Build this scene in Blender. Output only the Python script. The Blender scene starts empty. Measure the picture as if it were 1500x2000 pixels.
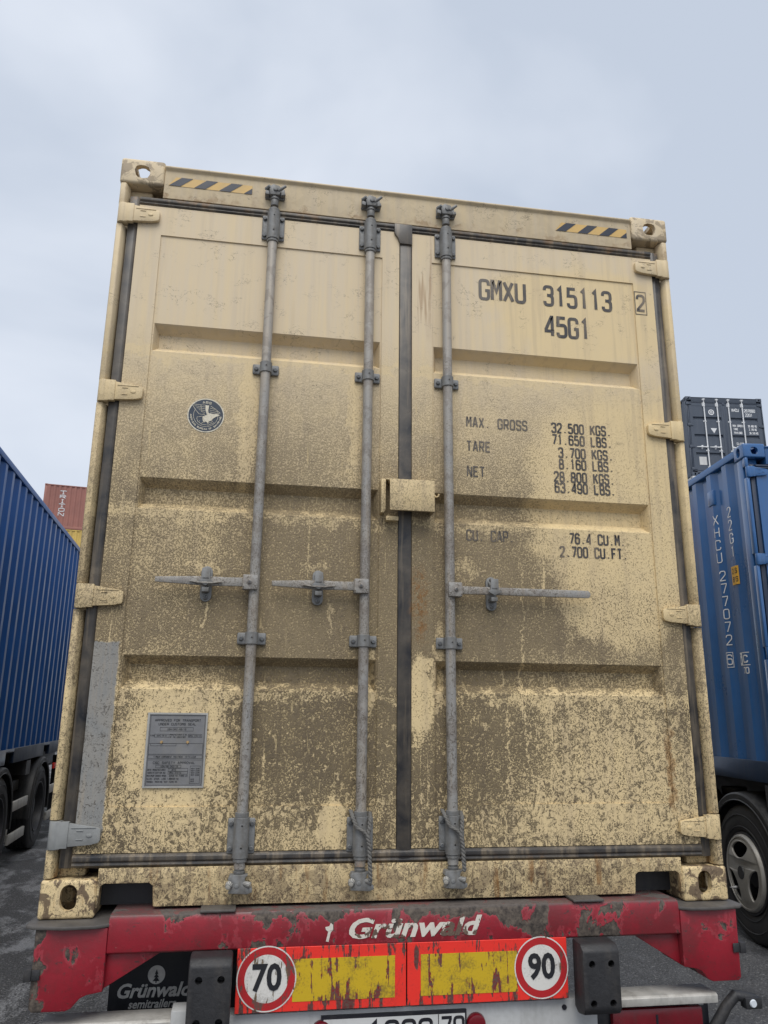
import bpy, bmesh, math, random
from mathutils import Vector, Matrix
random.seed(7)
R = math.radians
scene = bpy.context.scene
col = scene.collection
Z0 = 0.98                      # height of the trailer deck above the yard

# ------------------------------------------------------------------ camera
cam_d = bpy.data.cameras.new("camera")
cam = bpy.data.objects.new("camera", cam_d)
col.objects.link(cam)
cam.location = (-0.5598, -2.8885, 0.6584 + Z0)
cam.rotation_euler = (1.8259, -0.0103, -0.1620)
cam_d.sensor_fit = 'VERTICAL'
cam_d.sensor_height = 24.0
cam_d.lens = 1508.26 / 2000.0 * 24.0
cam_d.clip_start = 0.05
cam_d.clip_end = 2000
scene.camera = cam

# ------------------------------------------------------------------ light
SUN_EL, SUN_AZ = 58.0, 188.0   # azimuth clockwise from +Y : behind the camera
world = bpy.data.worlds.new("World")
scene.world = world
world.use_nodes = True
wn = world.node_tree
wn.nodes.clear()
w_out = wn.nodes.new('ShaderNodeOutputWorld')
w_bg = wn.nodes.new('ShaderNodeBackground')
w_bg.inputs['Strength'].default_value = 0.1
w_sky = wn.nodes.new('ShaderNodeTexSky')
w_sky.sky_type = 'NISHITA'
w_sky.sun_disc = False
w_sky.sun_elevation = R(SUN_EL)
w_sky.sun_rotation = R(SUN_AZ)
w_tc = wn.nodes.new('ShaderNodeTexCoord')
w_map = wn.nodes.new('ShaderNodeMapping')
w_map.inputs['Scale'].default_value = (1.0, 1.0, 1.7)
w_map.inputs['Location'].default_value = (0.35, 0.1, 0.2)
w_n = wn.nodes.new('ShaderNodeTexNoise')
w_n.inputs['Scale'].default_value = 1.9
w_n.inputs['Detail'].default_value = 5.0
w_n.inputs['Roughness'].default_value = 0.48
w_n.inputs['Distortion'].default_value = 0.3
w_cr = wn.nodes.new('ShaderNodeValToRGB')
w_cr.color_ramp.elements[0].position = 0.37
w_cr.color_ramp.elements[0].color = (3.60, 4.02, 4.72, 1)
w_cr.color_ramp.elements[1].position = 0.64
w_cr.color_ramp.elements[1].color = (5.25, 5.56, 6.10, 1)
w_mix = wn.nodes.new('ShaderNodeMix')
w_mix.data_type = 'RGBA'
w_mix.inputs[0].default_value = 0.94
wn.links.new(w_tc.outputs['Generated'], w_map.inputs['Vector'])
wn.links.new(w_map.outputs['Vector'], w_n.inputs['Vector'])
wn.links.new(w_n.outputs['Fac'], w_cr.inputs['Fac'])
wn.links.new(w_sky.outputs['Color'], w_mix.inputs[6])
wn.links.new(w_cr.outputs['Color'], w_mix.inputs[7])
wn.links.new(w_mix.outputs[2], w_bg.inputs['Color'])
wn.links.new(w_bg.outputs['Background'], w_out.inputs['Surface'])

sun_d = bpy.data.lights.new("sun", 'SUN')
sun_d.energy = 1.5
sun_d.angle = R(42)
sun_d.color = (1.0, 0.965, 0.91)
sun = bpy.data.objects.new("sun", sun_d)
col.objects.link(sun)
sd = Vector((math.sin(R(SUN_AZ)) * math.cos(R(SUN_EL)), math.cos(R(SUN_AZ)) * math.cos(R(SUN_EL)), math.sin(R(SUN_EL))))
sun.rotation_euler = sd.to_track_quat('Z', 'Y').to_euler()
sun.location = (0, -6, 9)

vs = scene.view_settings
vs.view_transform = 'Standard'
vs.look = 'None'
vs.exposure = 0.70
vs.gamma = 1.0
vs.use_curve_mapping = False

# ------------------------------------------------------------------ node helper
class NT:
    def __init__(self, tree):
        self.t = tree
    def node(self, typ, props=None, ins=None):
        n = self.t.nodes.new(typ)
        for k, v in (props or {}).items():
            setattr(n, k, v)
        for k, v in (ins or {}).items():
            self.set(n.inputs[k], v)
        return n
    def set(self, sock, v):
        if isinstance(v, bpy.types.NodeSocket):
            self.t.links.new(v, sock)
        else:
            if isinstance(v, (tuple, list)) and len(v) == 3 and sock.type == 'RGBA':
                v = (*v, 1)
            sock.default_value = v
    def m(self, op, a, b=None, c=None, clamp=False):
        n = self.node('ShaderNodeMath', {'operation': op, 'use_clamp': clamp})
        self.set(n.inputs[0], a)
        if b is not None: self.set(n.inputs[1], b)
        if c is not None: self.set(n.inputs[2], c)
        return n.outputs[0]
    def add(self, a, b): return self.m('ADD', a, b)
    def sub(self, a, b): return self.m('SUBTRACT', a, b)
    def mul(self, a, b): return self.m('MULTIPLY', a, b)
    def mx(self, a, b): return self.m('MAXIMUM', a, b)
    def mn(self, a, b): return self.m('MINIMUM', a, b)
    def ss(self, x, a, b, lo=0.0, hi=1.0):
        n = self.node('ShaderNodeMapRange', {'interpolation_type': 'SMOOTHSTEP'})
        self.set(n.inputs['Value'], x)
        self.set(n.inputs['From Min'], a); self.set(n.inputs['From Max'], b)
        self.set(n.inputs['To Min'], lo); self.set(n.inputs['To Max'], hi)
        return n.outputs['Result']
    def lin(self, x, a, b, lo=0.0, hi=1.0):
        n = self.node('ShaderNodeMapRange')
        self.set(n.inputs['Value'], x)
        self.set(n.inputs['From Min'], a); self.set(n.inputs['From Max'], b)
        self.set(n.inputs['To Min'], lo); self.set(n.inputs['To Max'], hi)
        return n.outputs['Result']
    def band(self, x, a, b, s):
        return self.mul(self.ss(x, a - s, a + s), self.ss(x, b - s, b + s, 1.0, 0.0))
    def noise(self, vec, scale, detail=3.0, rough=0.5, dist=0.0):
        n = self.node('ShaderNodeTexNoise', None, {'Vector': vec, 'Scale': scale, 'Detail': detail, 'Roughness': rough, 'Distortion': dist})
        return n.outputs['Fac']
    def scaled(self, vec, s):
        n = self.node('ShaderNodeMapping', None, {'Vector': vec, 'Scale': s})
        return n.outputs['Vector']
    def mix(self, f, a, b):
        n = self.node('ShaderNodeMix', {'data_type': 'RGBA'})
        self.set(n.inputs[0], f); self.set(n.inputs[6], a); self.set(n.inputs[7], b)
        return n.outputs[2]
    def ramp(self, x, pts):
        n = self.node('ShaderNodeValToRGB')
        cr = n.color_ramp
        while len(cr.elements) < len(pts): cr.elements.new(0.5)
        for e, (p, v) in zip(cr.elements, pts):
            e.position = p; e.color = (v, v, v, 1)
        self.set(n.inputs['Fac'], x)
        return n.outputs['Color']
    def xyz(self, vec):
        n = self.node('ShaderNodeSeparateXYZ', None, {'Vector': vec})
        return n.outputs
    def objco(self):
        return self.node('ShaderNodeTexCoord').outputs['Object']
    def bump(self, h, strength=0.3, dist=0.01, normal=None):
        n = self.node('ShaderNodeBump', None, {'Height': h, 'Strength': strength, 'Distance': dist})
        if normal is not None: self.set(n.inputs['Normal'], normal)
        return n.outputs['Normal']

def new_mat(name):
    m = bpy.data.materials.new(name)
    m.use_nodes = True
    nt = m.node_tree
    b = nt.nodes['Principled BSDF']
    return m, NT(nt), b

# ------------------------------------------------------------------ grime of the cream container (a shared group)
def build_grime():
    g = bpy.data.node_groups.new('grime', 'ShaderNodeTree')
    itf = g.interface
    itf.new_socket('Color', in_out='INPUT', socket_type='NodeSocketColor')
    s = itf.new_socket('Amount', in_out='INPUT', socket_type='NodeSocketFloat'); s.default_value = 1.0
    s = itf.new_socket('Wear', in_out='INPUT', socket_type='NodeSocketFloat'); s.default_value = 0.0
    itf.new_socket('Color', in_out='OUTPUT', socket_type='NodeSocketColor')
    itf.new_socket('Height', in_out='OUTPUT', socket_type='NodeSocketFloat')
    N = NT(g)
    gi = N.node('NodeGroupInput'); go = N.node('NodeGroupOutput')
    P = N.objco()
    x, y, z = N.xyz(P)
    low = N.noise(P, 2.6, 3, 0.55)
    low2 = N.noise(N.scaled(P, (1, 1, 1)), 9.0, 3, 0.6, 0.4)
    fine = N.noise(P, 330.0, 2, 0.55)
    mid = N.noise(N.scaled(P, (1, 1, .8)), 165.0, 2, 0.6, 0.5)
    blot = N.noise(N.scaled(P, (1.0, 1.0, 0.8)), 66.0, 4, 0.70, 1.0)
    streak = N.noise(N.scaled(P, (42, 42, 2.2)), 1.0, 3, 0.55)
    wob = N.noise(P, 16.0, 3, 0.6)
    wob2 = N.noise(P, 4.0, 3, 0.6)
    xx = N.add(x, N.add(N.lin(wob, 0, 1, -0.03, 0.03), N.lin(wob2, 0, 1, -0.1, 0.1)))
    zz = N.add(z, N.add(N.lin(wob, 0, 1, -0.03, 0.03), N.lin(wob2, 0, 1, -0.12, 0.12)))
    wob3 = N.noise(P, 55.0, 3, 0.6)
    xs = N.add(x, N.add(N.lin(wob, 0, 1, -0.030, 0.030), N.lin(wob3, 0, 1, -0.022, 0.022)))
    zs = N.add(z, N.add(N.lin(wob, 0, 1, -0.09, 0.09), N.lin(wob3, 0, 1, -0.03, 0.03)))
    # how dirty, by height
    D = N.ramp(N.m('DIVIDE', z, 3.0), [(0.0, .44), (.06, .40), (.115, .38), (.16, .49), (.235, .55), (.29, .58), (.34, .70), (.42, .58),
                                       (.50, .47), (.60, .42), (.69, .35), (.74, .20), (.86, .12), (1.0, .06)])
    D = N.add(D, N.lin(low, 0.3, 0.7, -0.11, 0.11))
    D = N.add(D, N.lin(low2, 0.3, 0.7, -0.07, 0.07))
    below = N.ss(z, 1.9, 0.7)
    D = N.add(D, N.mul(N.lin(streak, 0.3, 0.7, 0.08, -0.08), below))
    # centre of the doors is dirtiest
    cen = N.band(xx, -0.62, 0.42, 0.22)
    D = N.add(D, N.mul(N.mul(N.sub(N.mul(cen, 1.6), .6), N.band(z, 0.25, 1.5, 0.25)), 0.13))
    PW = N.node('ShaderNodeCombineXYZ', None, {'X': xx, 'Y': 0.0, 'Z': zz}).outputs[0]
    def blob(vec, a, c_, d_, e_, k_, soft=.42):
        hx, hz = (c_-a)/2*1.12, (e_-d_)/2*1.12
        v = N.node('ShaderNodeVectorMath', {'operation': 'MULTIPLY_ADD'})
        N.set(v.inputs[0], vec); v.inputs[1].default_value = (1/hx, 0, 1/hz); v.inputs[2].default_value = (-(a+c_)/2/hx, 0, -(d_+e_)/2/hz)
        l = N.node('ShaderNodeVectorMath', {'operation': 'LENGTH'}); N.set(l.inputs[0], v.outputs[0])
        return N.ss(l.outputs['Value'], 1+soft, 1-soft, 0.0, k_)
    for a, c_, d_, e_, k_ in [(-.56, -.20, .38, .70, .15), (-.11, -.04, .30, 1.42, .20), (.02, .10, .90, 1.32, .20), (.02, .10, .20, .56, .12), (.14, .52, .37, .70, .13),
                              (.62, 1.02, .36, .72, -.10), (-1.03, -.62, .20, .34, -.10), (.50, 1.02, .20, .34, -.14), (-.56, -.15, .88, 1.12, .10), (.14, .60, .88, 1.10, .10), (-1.03, -.66, 1.0, 1.5, -.08)]:
        D = N.add(D, blob(PW, a, c_, d_, e_, k_))
    # washed-off areas
    def ell(cx, cz, rx, rz):
        a = N.m('DIVIDE', N.sub(xx, cx), rx); b = N.m('DIVIDE', N.sub(zz, cz), rz)
        return N.ss(N.add(N.mul(a, a), N.mul(b, b)), 1.5, 0.62)
    C = ell(0.93, 1.52, 0.40, 0.46)
    C = N.mx(C, ell(0.80, 2.36, 0.44, 0.24))
    C = N.mx(C, ell(0.55, 2.42, 0.20, 0.14))
    C = N.mx(C, N.mul(ell(0.88, 1.14, 0.26, 0.22), 0.85))
    PS = N.node('ShaderNodeCombineXYZ', None, {'X': xs, 'Y': 0.0, 'Z': zs}).outputs[0]
    for a, c_, d_, e_, k_, sf in [(0.012, 0.104, 0.58, 0.87, 1.0, .2), (-0.155, -0.125, 0.66, 0.92, 0.8, .3), (-0.985, -0.65, 0.35, 0.72, .9, .25), (-0.315, -0.23, 0.205, 0.345, 0.85, .2),
                 (-0.675, -0.610, 1.50, 2.06, 0.75, .3), (-0.24, -0.195, 1.58, 2.04, 0.7, .3), (0.103, 0.150, 0.70, 1.0, 0.7, .3),
                 (-0.30, -0.285, 0.93, 1.09, 0.8, .4), (0.455, 0.464, 0.50, 1.25, 0.7, .5), (0.385, 0.394, 0.36, 0.70, 0.7, .5), (-0.76, -0.747, 0.98, 1.06, .9, .4),
                 (-0.83, -0.70, 1.165, 1.215, .65, .4), (-0.40, -0.29, 1.17, 1.22, .6, .4), (0.16, 0.30, 1.18, 1.24, .6, .4)]:
        C = N.mx(C, blob(PS, a, c_, d_, e_, k_, sf))
    drip = N.mul(N.ss(streak, 0.655, 0.72), N.band(z, 0.2, 1.5, 0.2))
    C = N.mx(C, N.mul(drip, 0.65))
    # thin lighter lip along the lower edge of each swaged channel
    for zc in (2.045, 1.395, 0.735):
        C = N.mx(C, N.mul(N.band(zs, zc - 0.035, zc + 0.01, 0.008), 0.55))
    D = N.mul(D, N.sub(1.0, N.mul(C, 0.88)))
    D = N.mn(N.mul(D, gi.outputs['Amount']), N.lin(low2, .3, .7, .60, .74))
    # speckle of two sizes
    lowpart = N.ss(z, 1.25, 0.45)
    tex = N.add(N.mul(mid, 0.6), N.mul(fine, 0.4))
    rough_t = N.add(N.mul(blot, 0.66), N.mul(fine, 0.34))
    sel = N.node('ShaderNodeMix', {'data_type': 'FLOAT'})
    N.set(sel.inputs[0], N.mul(lowpart, N.ss(low2, .35, .55))); N.set(sel.inputs[2], tex); N.set(sel.inputs[3], rough_t)
    U = N.lin(sel.outputs[0], 0.39, 0.61)
    M = N.ss(N.sub(D, U), -0.23, 0.23)
    coarse = N.mul(N.ss(z, 0.92, 0.66), N.lin(low2, .3, .7, .75, 1.0))
    alpha = N.add(N.mul(N.ss(z, 2.3, 1.2), N.lin(low, .35, .65, .50, .66)), N.mul(coarse, .27))
    Mthick = N.mul(M, alpha)
    filmmax = N.sub(0.58, N.mul(coarse, .38))
    film = N.mul(N.ss(D, -0.08, 0.62), filmmax)
    upper = N.mul(N.ss(z, 1.2, 2.4), N.mul(N.sub(1.0, N.mul(C, .8)), N.lin(streak, .3, .7, .38, .72)))
    c0 = gi.outputs['Color']
    tint = N.mix(N.lin(low2, .3, .7, 0, .18), c0, (0.53, 0.43, 0.30))
    tint = N.mix(N.mul(N.ss(N.noise(N.scaled(P, (30, 30, 1.5)), 1.0, 4, .6), .48, .66), .30), tint, (0.40, 0.31, 0.20))
    filmc = N.mix(N.ss(z, 1.3, 2.3), N.mix(N.lin(fine, .35, .65), (0.205, 0.150, 0.088), (0.36, 0.278, 0.168)), (0.60, 0.51, 0.395))  # pale upper film; part of its grey stands in for lens veil
    c1 = N.mix(N.mul(N.mx(film, upper), gi.outputs['Amount']), tint, filmc)
    dirt = N.mix(N.lin(low, .3, .7), (0.045, 0.031, 0.017), (0.088, 0.064, 0.038))
    c2 = N.mix(Mthick, c1, dirt)
    crk = N.mul(N.ss(N.m('ABSOLUTE', N.sub(N.noise(N.scaled(P, (1, 1, 1.6)), 21.0, 4, .62, .6), .5)), .010, .003), N.ss(low2, .52, .60))
    c2 = N.mix(N.mul(crk, .6), c2, (0.045, 0.034, 0.026))
    # run-down marks where rain cut through the film
    cut = N.mul(N.ss(N.noise(N.scaled(P, (70, 70, 4.5)), 1.0, 3, .55, .3), .655, .70), N.mul(N.band(z, .2, 2.0, .3), N.ss(low2, .48, .6)))
    c2 = N.mix(N.mul(cut, .55), c2, c0)
    # rust
    rst = N.mul(N.ss(N.noise(N.scaled(P, (26, 26, 3.2)), 1.0, 4, 0.6), 0.56, 0.70), N.ss(z, 0.19, 0.12))
    rst = N.mul(rst, N.ss(low2, 0.36, 0.52))
    r2 = N.mul(N.mul(N.band(xs, 0.02, 0.075, 0.02), N.band(zs, 0.93, 1.18, 0.06)), N.ss(blot, 0.42, 0.60))
    r3 = N.mul(N.mul(N.band(xs, 1.022, 1.05, 0.006), N.band(zs, 0.33, 0.60, 0.05)), 0.8)
    r4 = N.mul(N.mul(N.band(xs, 0.01, 0.11, 0.02), N.band(zs, 2.25, 2.66, 0.1)), N.ss(streak, 0.54, 0.66))
    r5 = N.mul(N.band(zs, 2.715, 2.745, 0.012), N.ss(low2, 0.45, 0.62))
    rs = N.mx(N.mul(N.mx(rst, r3), 0.75), N.mul(N.mx(r2, N.mul(r4, .6)), 0.85))
    rs = N.mx(rs, N.mul(r5, 0.45))
    c3 = N.mix(rs, c2, N.mix(fine, (0.16, 0.055, 0.012), (0.36, 0.19, 0.05)))
    # chips down to primer / rust on castings and posts
    wm = N.mul(N.ss(N.noise(P, 17.0, 5, 0.64, 0.6), 0.50, 0.56), gi.outputs['Wear'])
    c4 = N.mix(wm, c3, N.mix(fine, (0.035, 0.022, 0.018), (0.12, 0.07, 0.045)))
    N.set(go.inputs['Color'], c4)
    N.set(go.inputs['Height'], N.add(N.mul(Mthick, 0.95), N.mul(fine, N.ss(z, 2.3, 1.0, .06, .25))))
    return g
GRIME = build_grime()

def grimy(name, color, amount=1.0, wear=0.0, rough=0.62, patch=False, bump=0.35, metallic=0.0):
    m, N, b = new_mat(name)
    base = color
    if patch:   # grey touch-up paint on the hinge stile
        x, y, z = N.xyz(N.objco())
        P = N.objco()
        xw = N.add(x, N.lin(N.noise(P, 30, 3), 0, 1, -.008, .008)); zw = N.add(z, N.lin(N.noise(P, 30, 3), 0, 1, -.012, .012))
        k = N.mul(N.band(xw, -1.30, -1.043, 0.0035), N.band(zw, 0.25, 0.897, 0.003))
        base = N.mix(k, color, N.mix(N.noise(P, 40, 4), (0.185, 0.19, 0.188), (0.25, 0.252, 0.245)))
        amount = N.mul(N.sub(1.0, N.mul(k, 0.86)), amount)
    gn = N.node('ShaderNodeGroup', {'node_tree': GRIME}, {'Color': base, 'Amount': amount, 'Wear': wear})
    N.set(b.inputs['Base Color'], gn.outputs['Color'])
    b.inputs['Roughness'].default_value = rough
    b.inputs['Metallic'].default_value = metallic
    N.set(b.inputs['Normal'], N.bump(gn.outputs['Height'], bump, 0.006))
    return m

CREAM = (0.72, 0.555, 0.295)
M_DOOR = grimy('cream_paint', CREAM, 1.0, patch=True, bump=.9)
M_FRAME = grimy('cream_frame_paint', CREAM, 0.85, 0.07)
M_SILL = grimy('cream_sill_paint', CREAM, 0.95, 0.4)
M_CASTTOP = grimy('cream_top_casting_paint', CREAM, 0.9, 0.5)
M_CAST = grimy('cream_casting_paint', CREAM, 0.5, 0.85)
M_HINGE = grimy('cream_hinge_paint', CREAM, 0.6, 0.05)
M_BLACKTXT = grimy('navy_black_lettering', (0.010, 0.013, 0.022), 0.28, 0.0, 0.5)
M_CREAMTXT = grimy('cream_print', (0.72, 0.68, 0.55), 0.4)

def paint(name, color, var=0.12, rough=0.42, dirt=(0.10, 0.09, 0.075), dirt_amt=0.25, scale=3.0, bump=0.05, metallic=0.0, spec=0.5, streaks=True, coat=0.0):
    m, N, b = new_mat(name)
    b.inputs['Coat Weight'].default_value = coat; b.inputs['Coat Roughness'].default_value = .14
    P = N.objco()
    n1 = N.noise(P, scale, 4, 0.6)
    n2 = N.noise(N.scaled(P, (14, 14, 1.2)), 1.0, 4, 0.6)
    n3 = N.noise(P, 60, 3, 0.6)
    dark = tuple(c * (1 - var) for c in color); lite = tuple(min(1, c * (1 + var)) for c in color)
    c = N.mix(N.lin(n1, .3, .7), dark, lite)
    k = N.mul(N.ss(N.add(N.mul(n2 if streaks else n1, .7), N.mul(n3, .3)), 0.45, 0.72), dirt_amt)
    c = N.mix(k, c, dirt)
    N.set(b.inputs['Base Color'], c)
    N.set(b.inputs['Roughness'], N.lin(N.add(n1, N.mul(k, .5)), .2, .9, rough - .10, rough + .18))
    b.inputs['Metallic'].default_value = metallic
    b.inputs['Specular IOR Level'].default_value = spec
    N.set(b.inputs['Normal'], N.bump(n3, bump, 0.004))
    return m

M_GREYHINGE = paint('grey_touch_up_paint', (0.235, 0.24, 0.235), .12, .5, (.4, .33, .2), .18, 20, .25)
M_GALV = paint('grey_galvanised_steel', (0.27, 0.27, 0.265), .16, .52, (0.10, 0.085, 0.065), .55, 14, .25, 0.25)
M_BRACKET = paint('dark_galvanised_steel', (0.205, 0.207, 0.205), .2, .55, (0.09, 0.075, 0.055), .6, 20, .3, 0.2)
M_BOLT = paint('bolt_steel', (0.10, 0.105, 0.11), .2, .5, (0.09, 0.07, 0.05), .5, 40, .2, 0.2)
M_HOLE = paint('dark_bore', (0.008, 0.008, 0.009), .2, .8, (0.02, 0.018, 0.015), .3)
M_KNOBW = paint('worn_white_steel', (0.55, 0.52, 0.45), .2, .5, (0.12, 0.10, 0.08), .6, 30, .2)
M_RUBBER = paint('black_rubber_seal', (0.017, 0.02, 0.026), .25, .42, (0.15, 0.13, 0.10), .34, 5, .15)
M_ROPE = paint('dirty_wire_rope', (0.14, 0.135, 0.125), .3, .7, (0.06, 0.05, 0.04), .7, 60, .3)
M_HAZ_Y = paint('faded_yellow_film', (0.62, 0.40, 0.13), .1, .5, (0.4, 0.32, 0.2), .35, 9, .05)
M_HAZ_K = paint('black_film', (0.018, 0.024, 0.042), .15, .45, (0.2, 0.17, 0.12), .12, 9, .05)
M_PLATE = paint('grey_plate_metal', (0.20, 0.20, 0.205), .12, .45, (0.30, 0.27, 0.20), .25, 12, .1, 0.35)
M_PLATE_INK = paint('plate_ink', (0.03, 0.03, 0.032), .1, .5, (0.1, 0.1, 0.1), .1)
M_PLATE_EDGE = paint('plate_edge_metal', (0.42, 0.41, 0.38), .12, .4, (0.2, 0.17, 0.12), .2, 12, .1, 0.4)
M_RUSTRIVET = paint('rusty_rivet', (0.42, 0.28, 0.12), .3, .6, (0.2, 0.08, 0.02), .8, 60, .2)
M_EMBLEM = paint('navy_emblem_film', (0.028, 0.042, 0.065), .15, .45, (0.2, 0.17, 0.12), .15, 12, .05)
M_WEAR = paint('bare_trodden_steel', (0.10, 0.092, 0.085), .25, .5, (0.06, 0.05, 0.042), .6, 9, .3, 0.2)
M_STEELDARK = paint('dark_underframe_steel', (0.022, 0.022, 0.025), .25, .5, (0.06, 0.055, 0.05), .5, 4, .15)
M_FLOOR = paint('timber_floor', (0.10, 0.07, 0.045), .2, .7)

# red trailer paint, scraped
def red_paint():
    m, N, b = new_mat('scraped_red_paint')
    P = N.objco(); x, y, z = N.xyz(P)
    n = N.noise(P, 9.0, 5, 0.60, 0.5)
    nf = N.noise(P, 60, 4, 0.65)
    nv = N.noise(N.scaled(P, (14, 14, 5)), 1.0, 5, 0.62, 0.3)
    dens = N.mul(N.band(z, -0.10, 0.03, 0.02), N.lin(N.mul(N.band(x, -0.75, 0.62, 0.25), 1.0), 0, 1, -0.03, 0.18))
    dens = N.add(dens, N.mul(N.ss(z, -0.028, 0.012), 0.14))
    dens = N.add(dens, N.mul(N.mul(N.ss(x, -1.14, -1.19), N.band(z, -0.26, -0.0, .02)), 0.45))
    dens = N.add(dens, N.mul(N.ss(z, -0.18, -0.25), 0.18))
    t = N.add(N.mul(nv, .40), N.mul(n, .60))
    k = N.ss(N.add(t, N.mul(dens, 0.36)), 0.590, 0.603)
    edge = N.band(N.add(t, N.mul(dens, 0.36)), 0.568, 0.592, 0.006)
    red = N.mix(N.lin(N.noise(P, 5, 3), .3, .7), (0.20, 0.007, 0.015), (0.29, 0.012, 0.024))
    red = N.mix(N.mul(N.ss(nf, .45, .7), .22), red, (0.09, 0.02, 0.02))
    rusty = N.mix(N.lin(nf, .35, .65), (0.028, 0.022, 0.019), (0.125, 0.10, 0.078))
    scr = N.ss(N.noise(N.scaled(P, (38, 38, 60)), 1.0, 5, .68, 1.2), .625, .65)
    red = N.mix(N.mul(N.ss(N.noise(P, 6.5, 4, .6), .45, .65), .45), red, (0.075, 0.022, 0.022))
    red = N.mix(N.mul(scr, .8), red, (0.05, 0.03, 0.028))
    red = N.mix(N.mul(N.ss(N.noise(P, 70, 5, .7, 1.5), .70, .72), .8), red, (0.45, 0.38, 0.32))
    c = N.mix(N.mul(edge, .22), red, (0.50, 0.09, 0.11))
    c = N.mix(k, c, rusty)
    topd = N.mul(N.ss(z, 0.008, 0.019), N.lin(nf, .3, .7, .55, .95))   # trodden upper face
    c = N.mix(topd, c, (0.10, 0.085, 0.078))
    N.set(b.inputs['Base Color'], c)
    N.set(b.inputs['Roughness'], N.lin(k, 0, 1, .40, .8))
    N.set(b.inputs['Normal'], N.bump(N.sub(N.mul(nf, .35), N.mul(k, .8)), .45, .004))
    return m
M_RED = red_paint()

def scraped(name, color, under, thr=0.60, streak=(60, 60, 7), rough=.5, grime=0.25):
    m, N, b = new_mat(name)
    P = N.objco()
    n1 = N.noise(N.scaled(P, streak), 1.0, 5, 0.62, 0.4)
    n2 = N.noise(P, 14, 4, .6)
    nf = N.noise(P, 160, 3, .6)
    t = N.add(N.mul(n1, .68), N.mul(n2, .32))
    k = N.ss(t, thr, thr + .014)
    c = N.mix(N.mul(N.ss(N.add(N.mul(n2, .6), N.mul(nf, .4)), .46, .66), grime), color, (0.05, 0.035, 0.028))
    c = N.mix(k, c, N.mix(N.lin(nf, .35, .65), under, (0.10, 0.07, 0.055)))
    N.set(b.inputs['Base Color'], c)
    b.inputs['Roughness'].default_value = rough
    N.set(b.inputs['Normal'], N.bump(N.sub(N.mul(nf, .3), k), .3, .003))
    return m
M_BOARD_R = scraped('fluorescent_red_film', (0.78, 0.030, 0.018), (0.13, 0.012, 0.014), .545, (60, 60, 8))
M_BOARD_Y = scraped('yellow_reflective_film', (0.55, 0.37, 0.012), (0.20, 0.012, 0.014), .548, (55, 55, 8), .5, .55)
M_SIGN_R = scraped('red_sign_film', (0.42, 0.012, 0.016), (0.16, 0.05, 0.04), .575, (60, 60, 10))
M_SIGN_W = scraped('white_sign_film', (0.66, 0.64, 0.60), (0.17, 0.12, 0.06), .575, (60, 60, 8), .5, .40)
M_SIGN_K = scraped('black_sign_film', (0.012, 0.013, 0.017), (0.14, 0.11, 0.09), .64, (60, 60, 8), .5, .1)
M_WORNTXT = scraped('worn_white_lettering', (0.64, 0.60, 0.53), (0.15, 0.10, 0.07), .500, (16, 16, 12), .5, .25)
M_BUFFER = paint('black_buffer_rubber', (0.020, 0.020, 0.022), .3, .55, (0.075, 0.066, 0.058), .55, 8, .5)
M_ALU = paint('dirty_aluminium', (0.48, 0.465, 0.43), .12, .5, (0.12, 0.10, 0.08), .5, 18, .2, 0.2)
M_WHITEPANEL = paint('dirty_white_panel', (0.47, 0.475, 0.47), .08, .45, (0.16, 0.15, 0.13), .3, 5, .05)
M_FLAP = paint('black_mudflap', (0.008, 0.010, 0.015), .3, .5, (0.04, 0.04, 0.04), .3, 6, .08)
M_FLAPTXT = paint('grey_flap_print', (0.60, 0.60, 0.57), .15, .6, (0.06, 0.06, 0.06), .5, 40, .05)
M_TYRE = paint('tyre_rubber', (0.020, 0.020, 0.022), .2, .62, (0.07, 0.065, 0.06), .45, 6, .2, streaks=False)
M_RIM = paint('painted_rim', (0.30, 0.30, 0.30), .15, .42, (0.08, 0.07, 0.06), .5, 14, .1, .4)
M_RIMDARK = paint('dark_rim', (0.03, 0.03, 0.035), .25, .5, (0.1, 0.09, 0.08), .4, 14, .1)
M_HUBCAP = paint('grey_wheel_cover', (0.33, 0.315, 0.285), .1, .40, (0.12, 0.10, 0.08), .4, 10, .08, .25)
M_GUARD = paint('black_plastic_mudguard', (0.020, 0.020, 0.021), .2, .50, (0.09, 0.085, 0.075), .4, 5, .1)
M_LENS = paint('dark_red_lens', (0.13, 0.004, 0.010), .2, .16, (0.05, 0.02, 0.02), .3, 8, .03)
M_LENSCLEAR = paint('clear_lamp_lens', (0.62, 0.66, 0.70), .1, .15, (0.3, 0.3, 0.3), .1)
M_BLUE = paint('blue_container_paint', (0.007, 0.072, 0.265), .14, .36, (0.05, 0.10, 0.19), .16, 2.0, .03, spec=.30, coat=0.0)
M_BLUE_R = paint('blue_container_paint_lighter', (0.020, 0.108, 0.30), .14, .30, (0.11, 0.13, 0.16), .20, 2.0, .03, coat=.6)
M_NAVY = paint('navy_rail_paint', (0.010, 0.024, 0.055), .2, .4, (0.07, 0.07, 0.075), .4, 3, .1)
M_WHITETXT = paint('white_lettering', (0.74, 0.75, 0.76), .06, .5, (0.3, 0.3, 0.3), .15, 20, .03)
M_SLATE = paint('slate_container_paint', (0.060, 0.076, 0.104), .10, .45, (0.13, 0.14, 0.16), .2, 2, .04)
M_SLATEGASK = paint('slate_seal', (0.040, 0.055, 0.085), .1, .5)
M_PALE = paint('pale_grey_container_paint', (0.55, 0.55, 0.54), .08, .5)
M_MAROON = paint('hazed_red_oxide_paint', (0.30, 0.125, 0.098), .12, .55, (0.2, 0.1, 0.09), .3, 1.2, .04)  # base colour washed out to stand in for haze
M_YELLOW = paint('yellow_container_paint', (0.58, 0.40, 0.10), .1, .5)
M_GREENC = paint('green_container_paint', (0.05, 0.14, 0.09), .1, .5)
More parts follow.
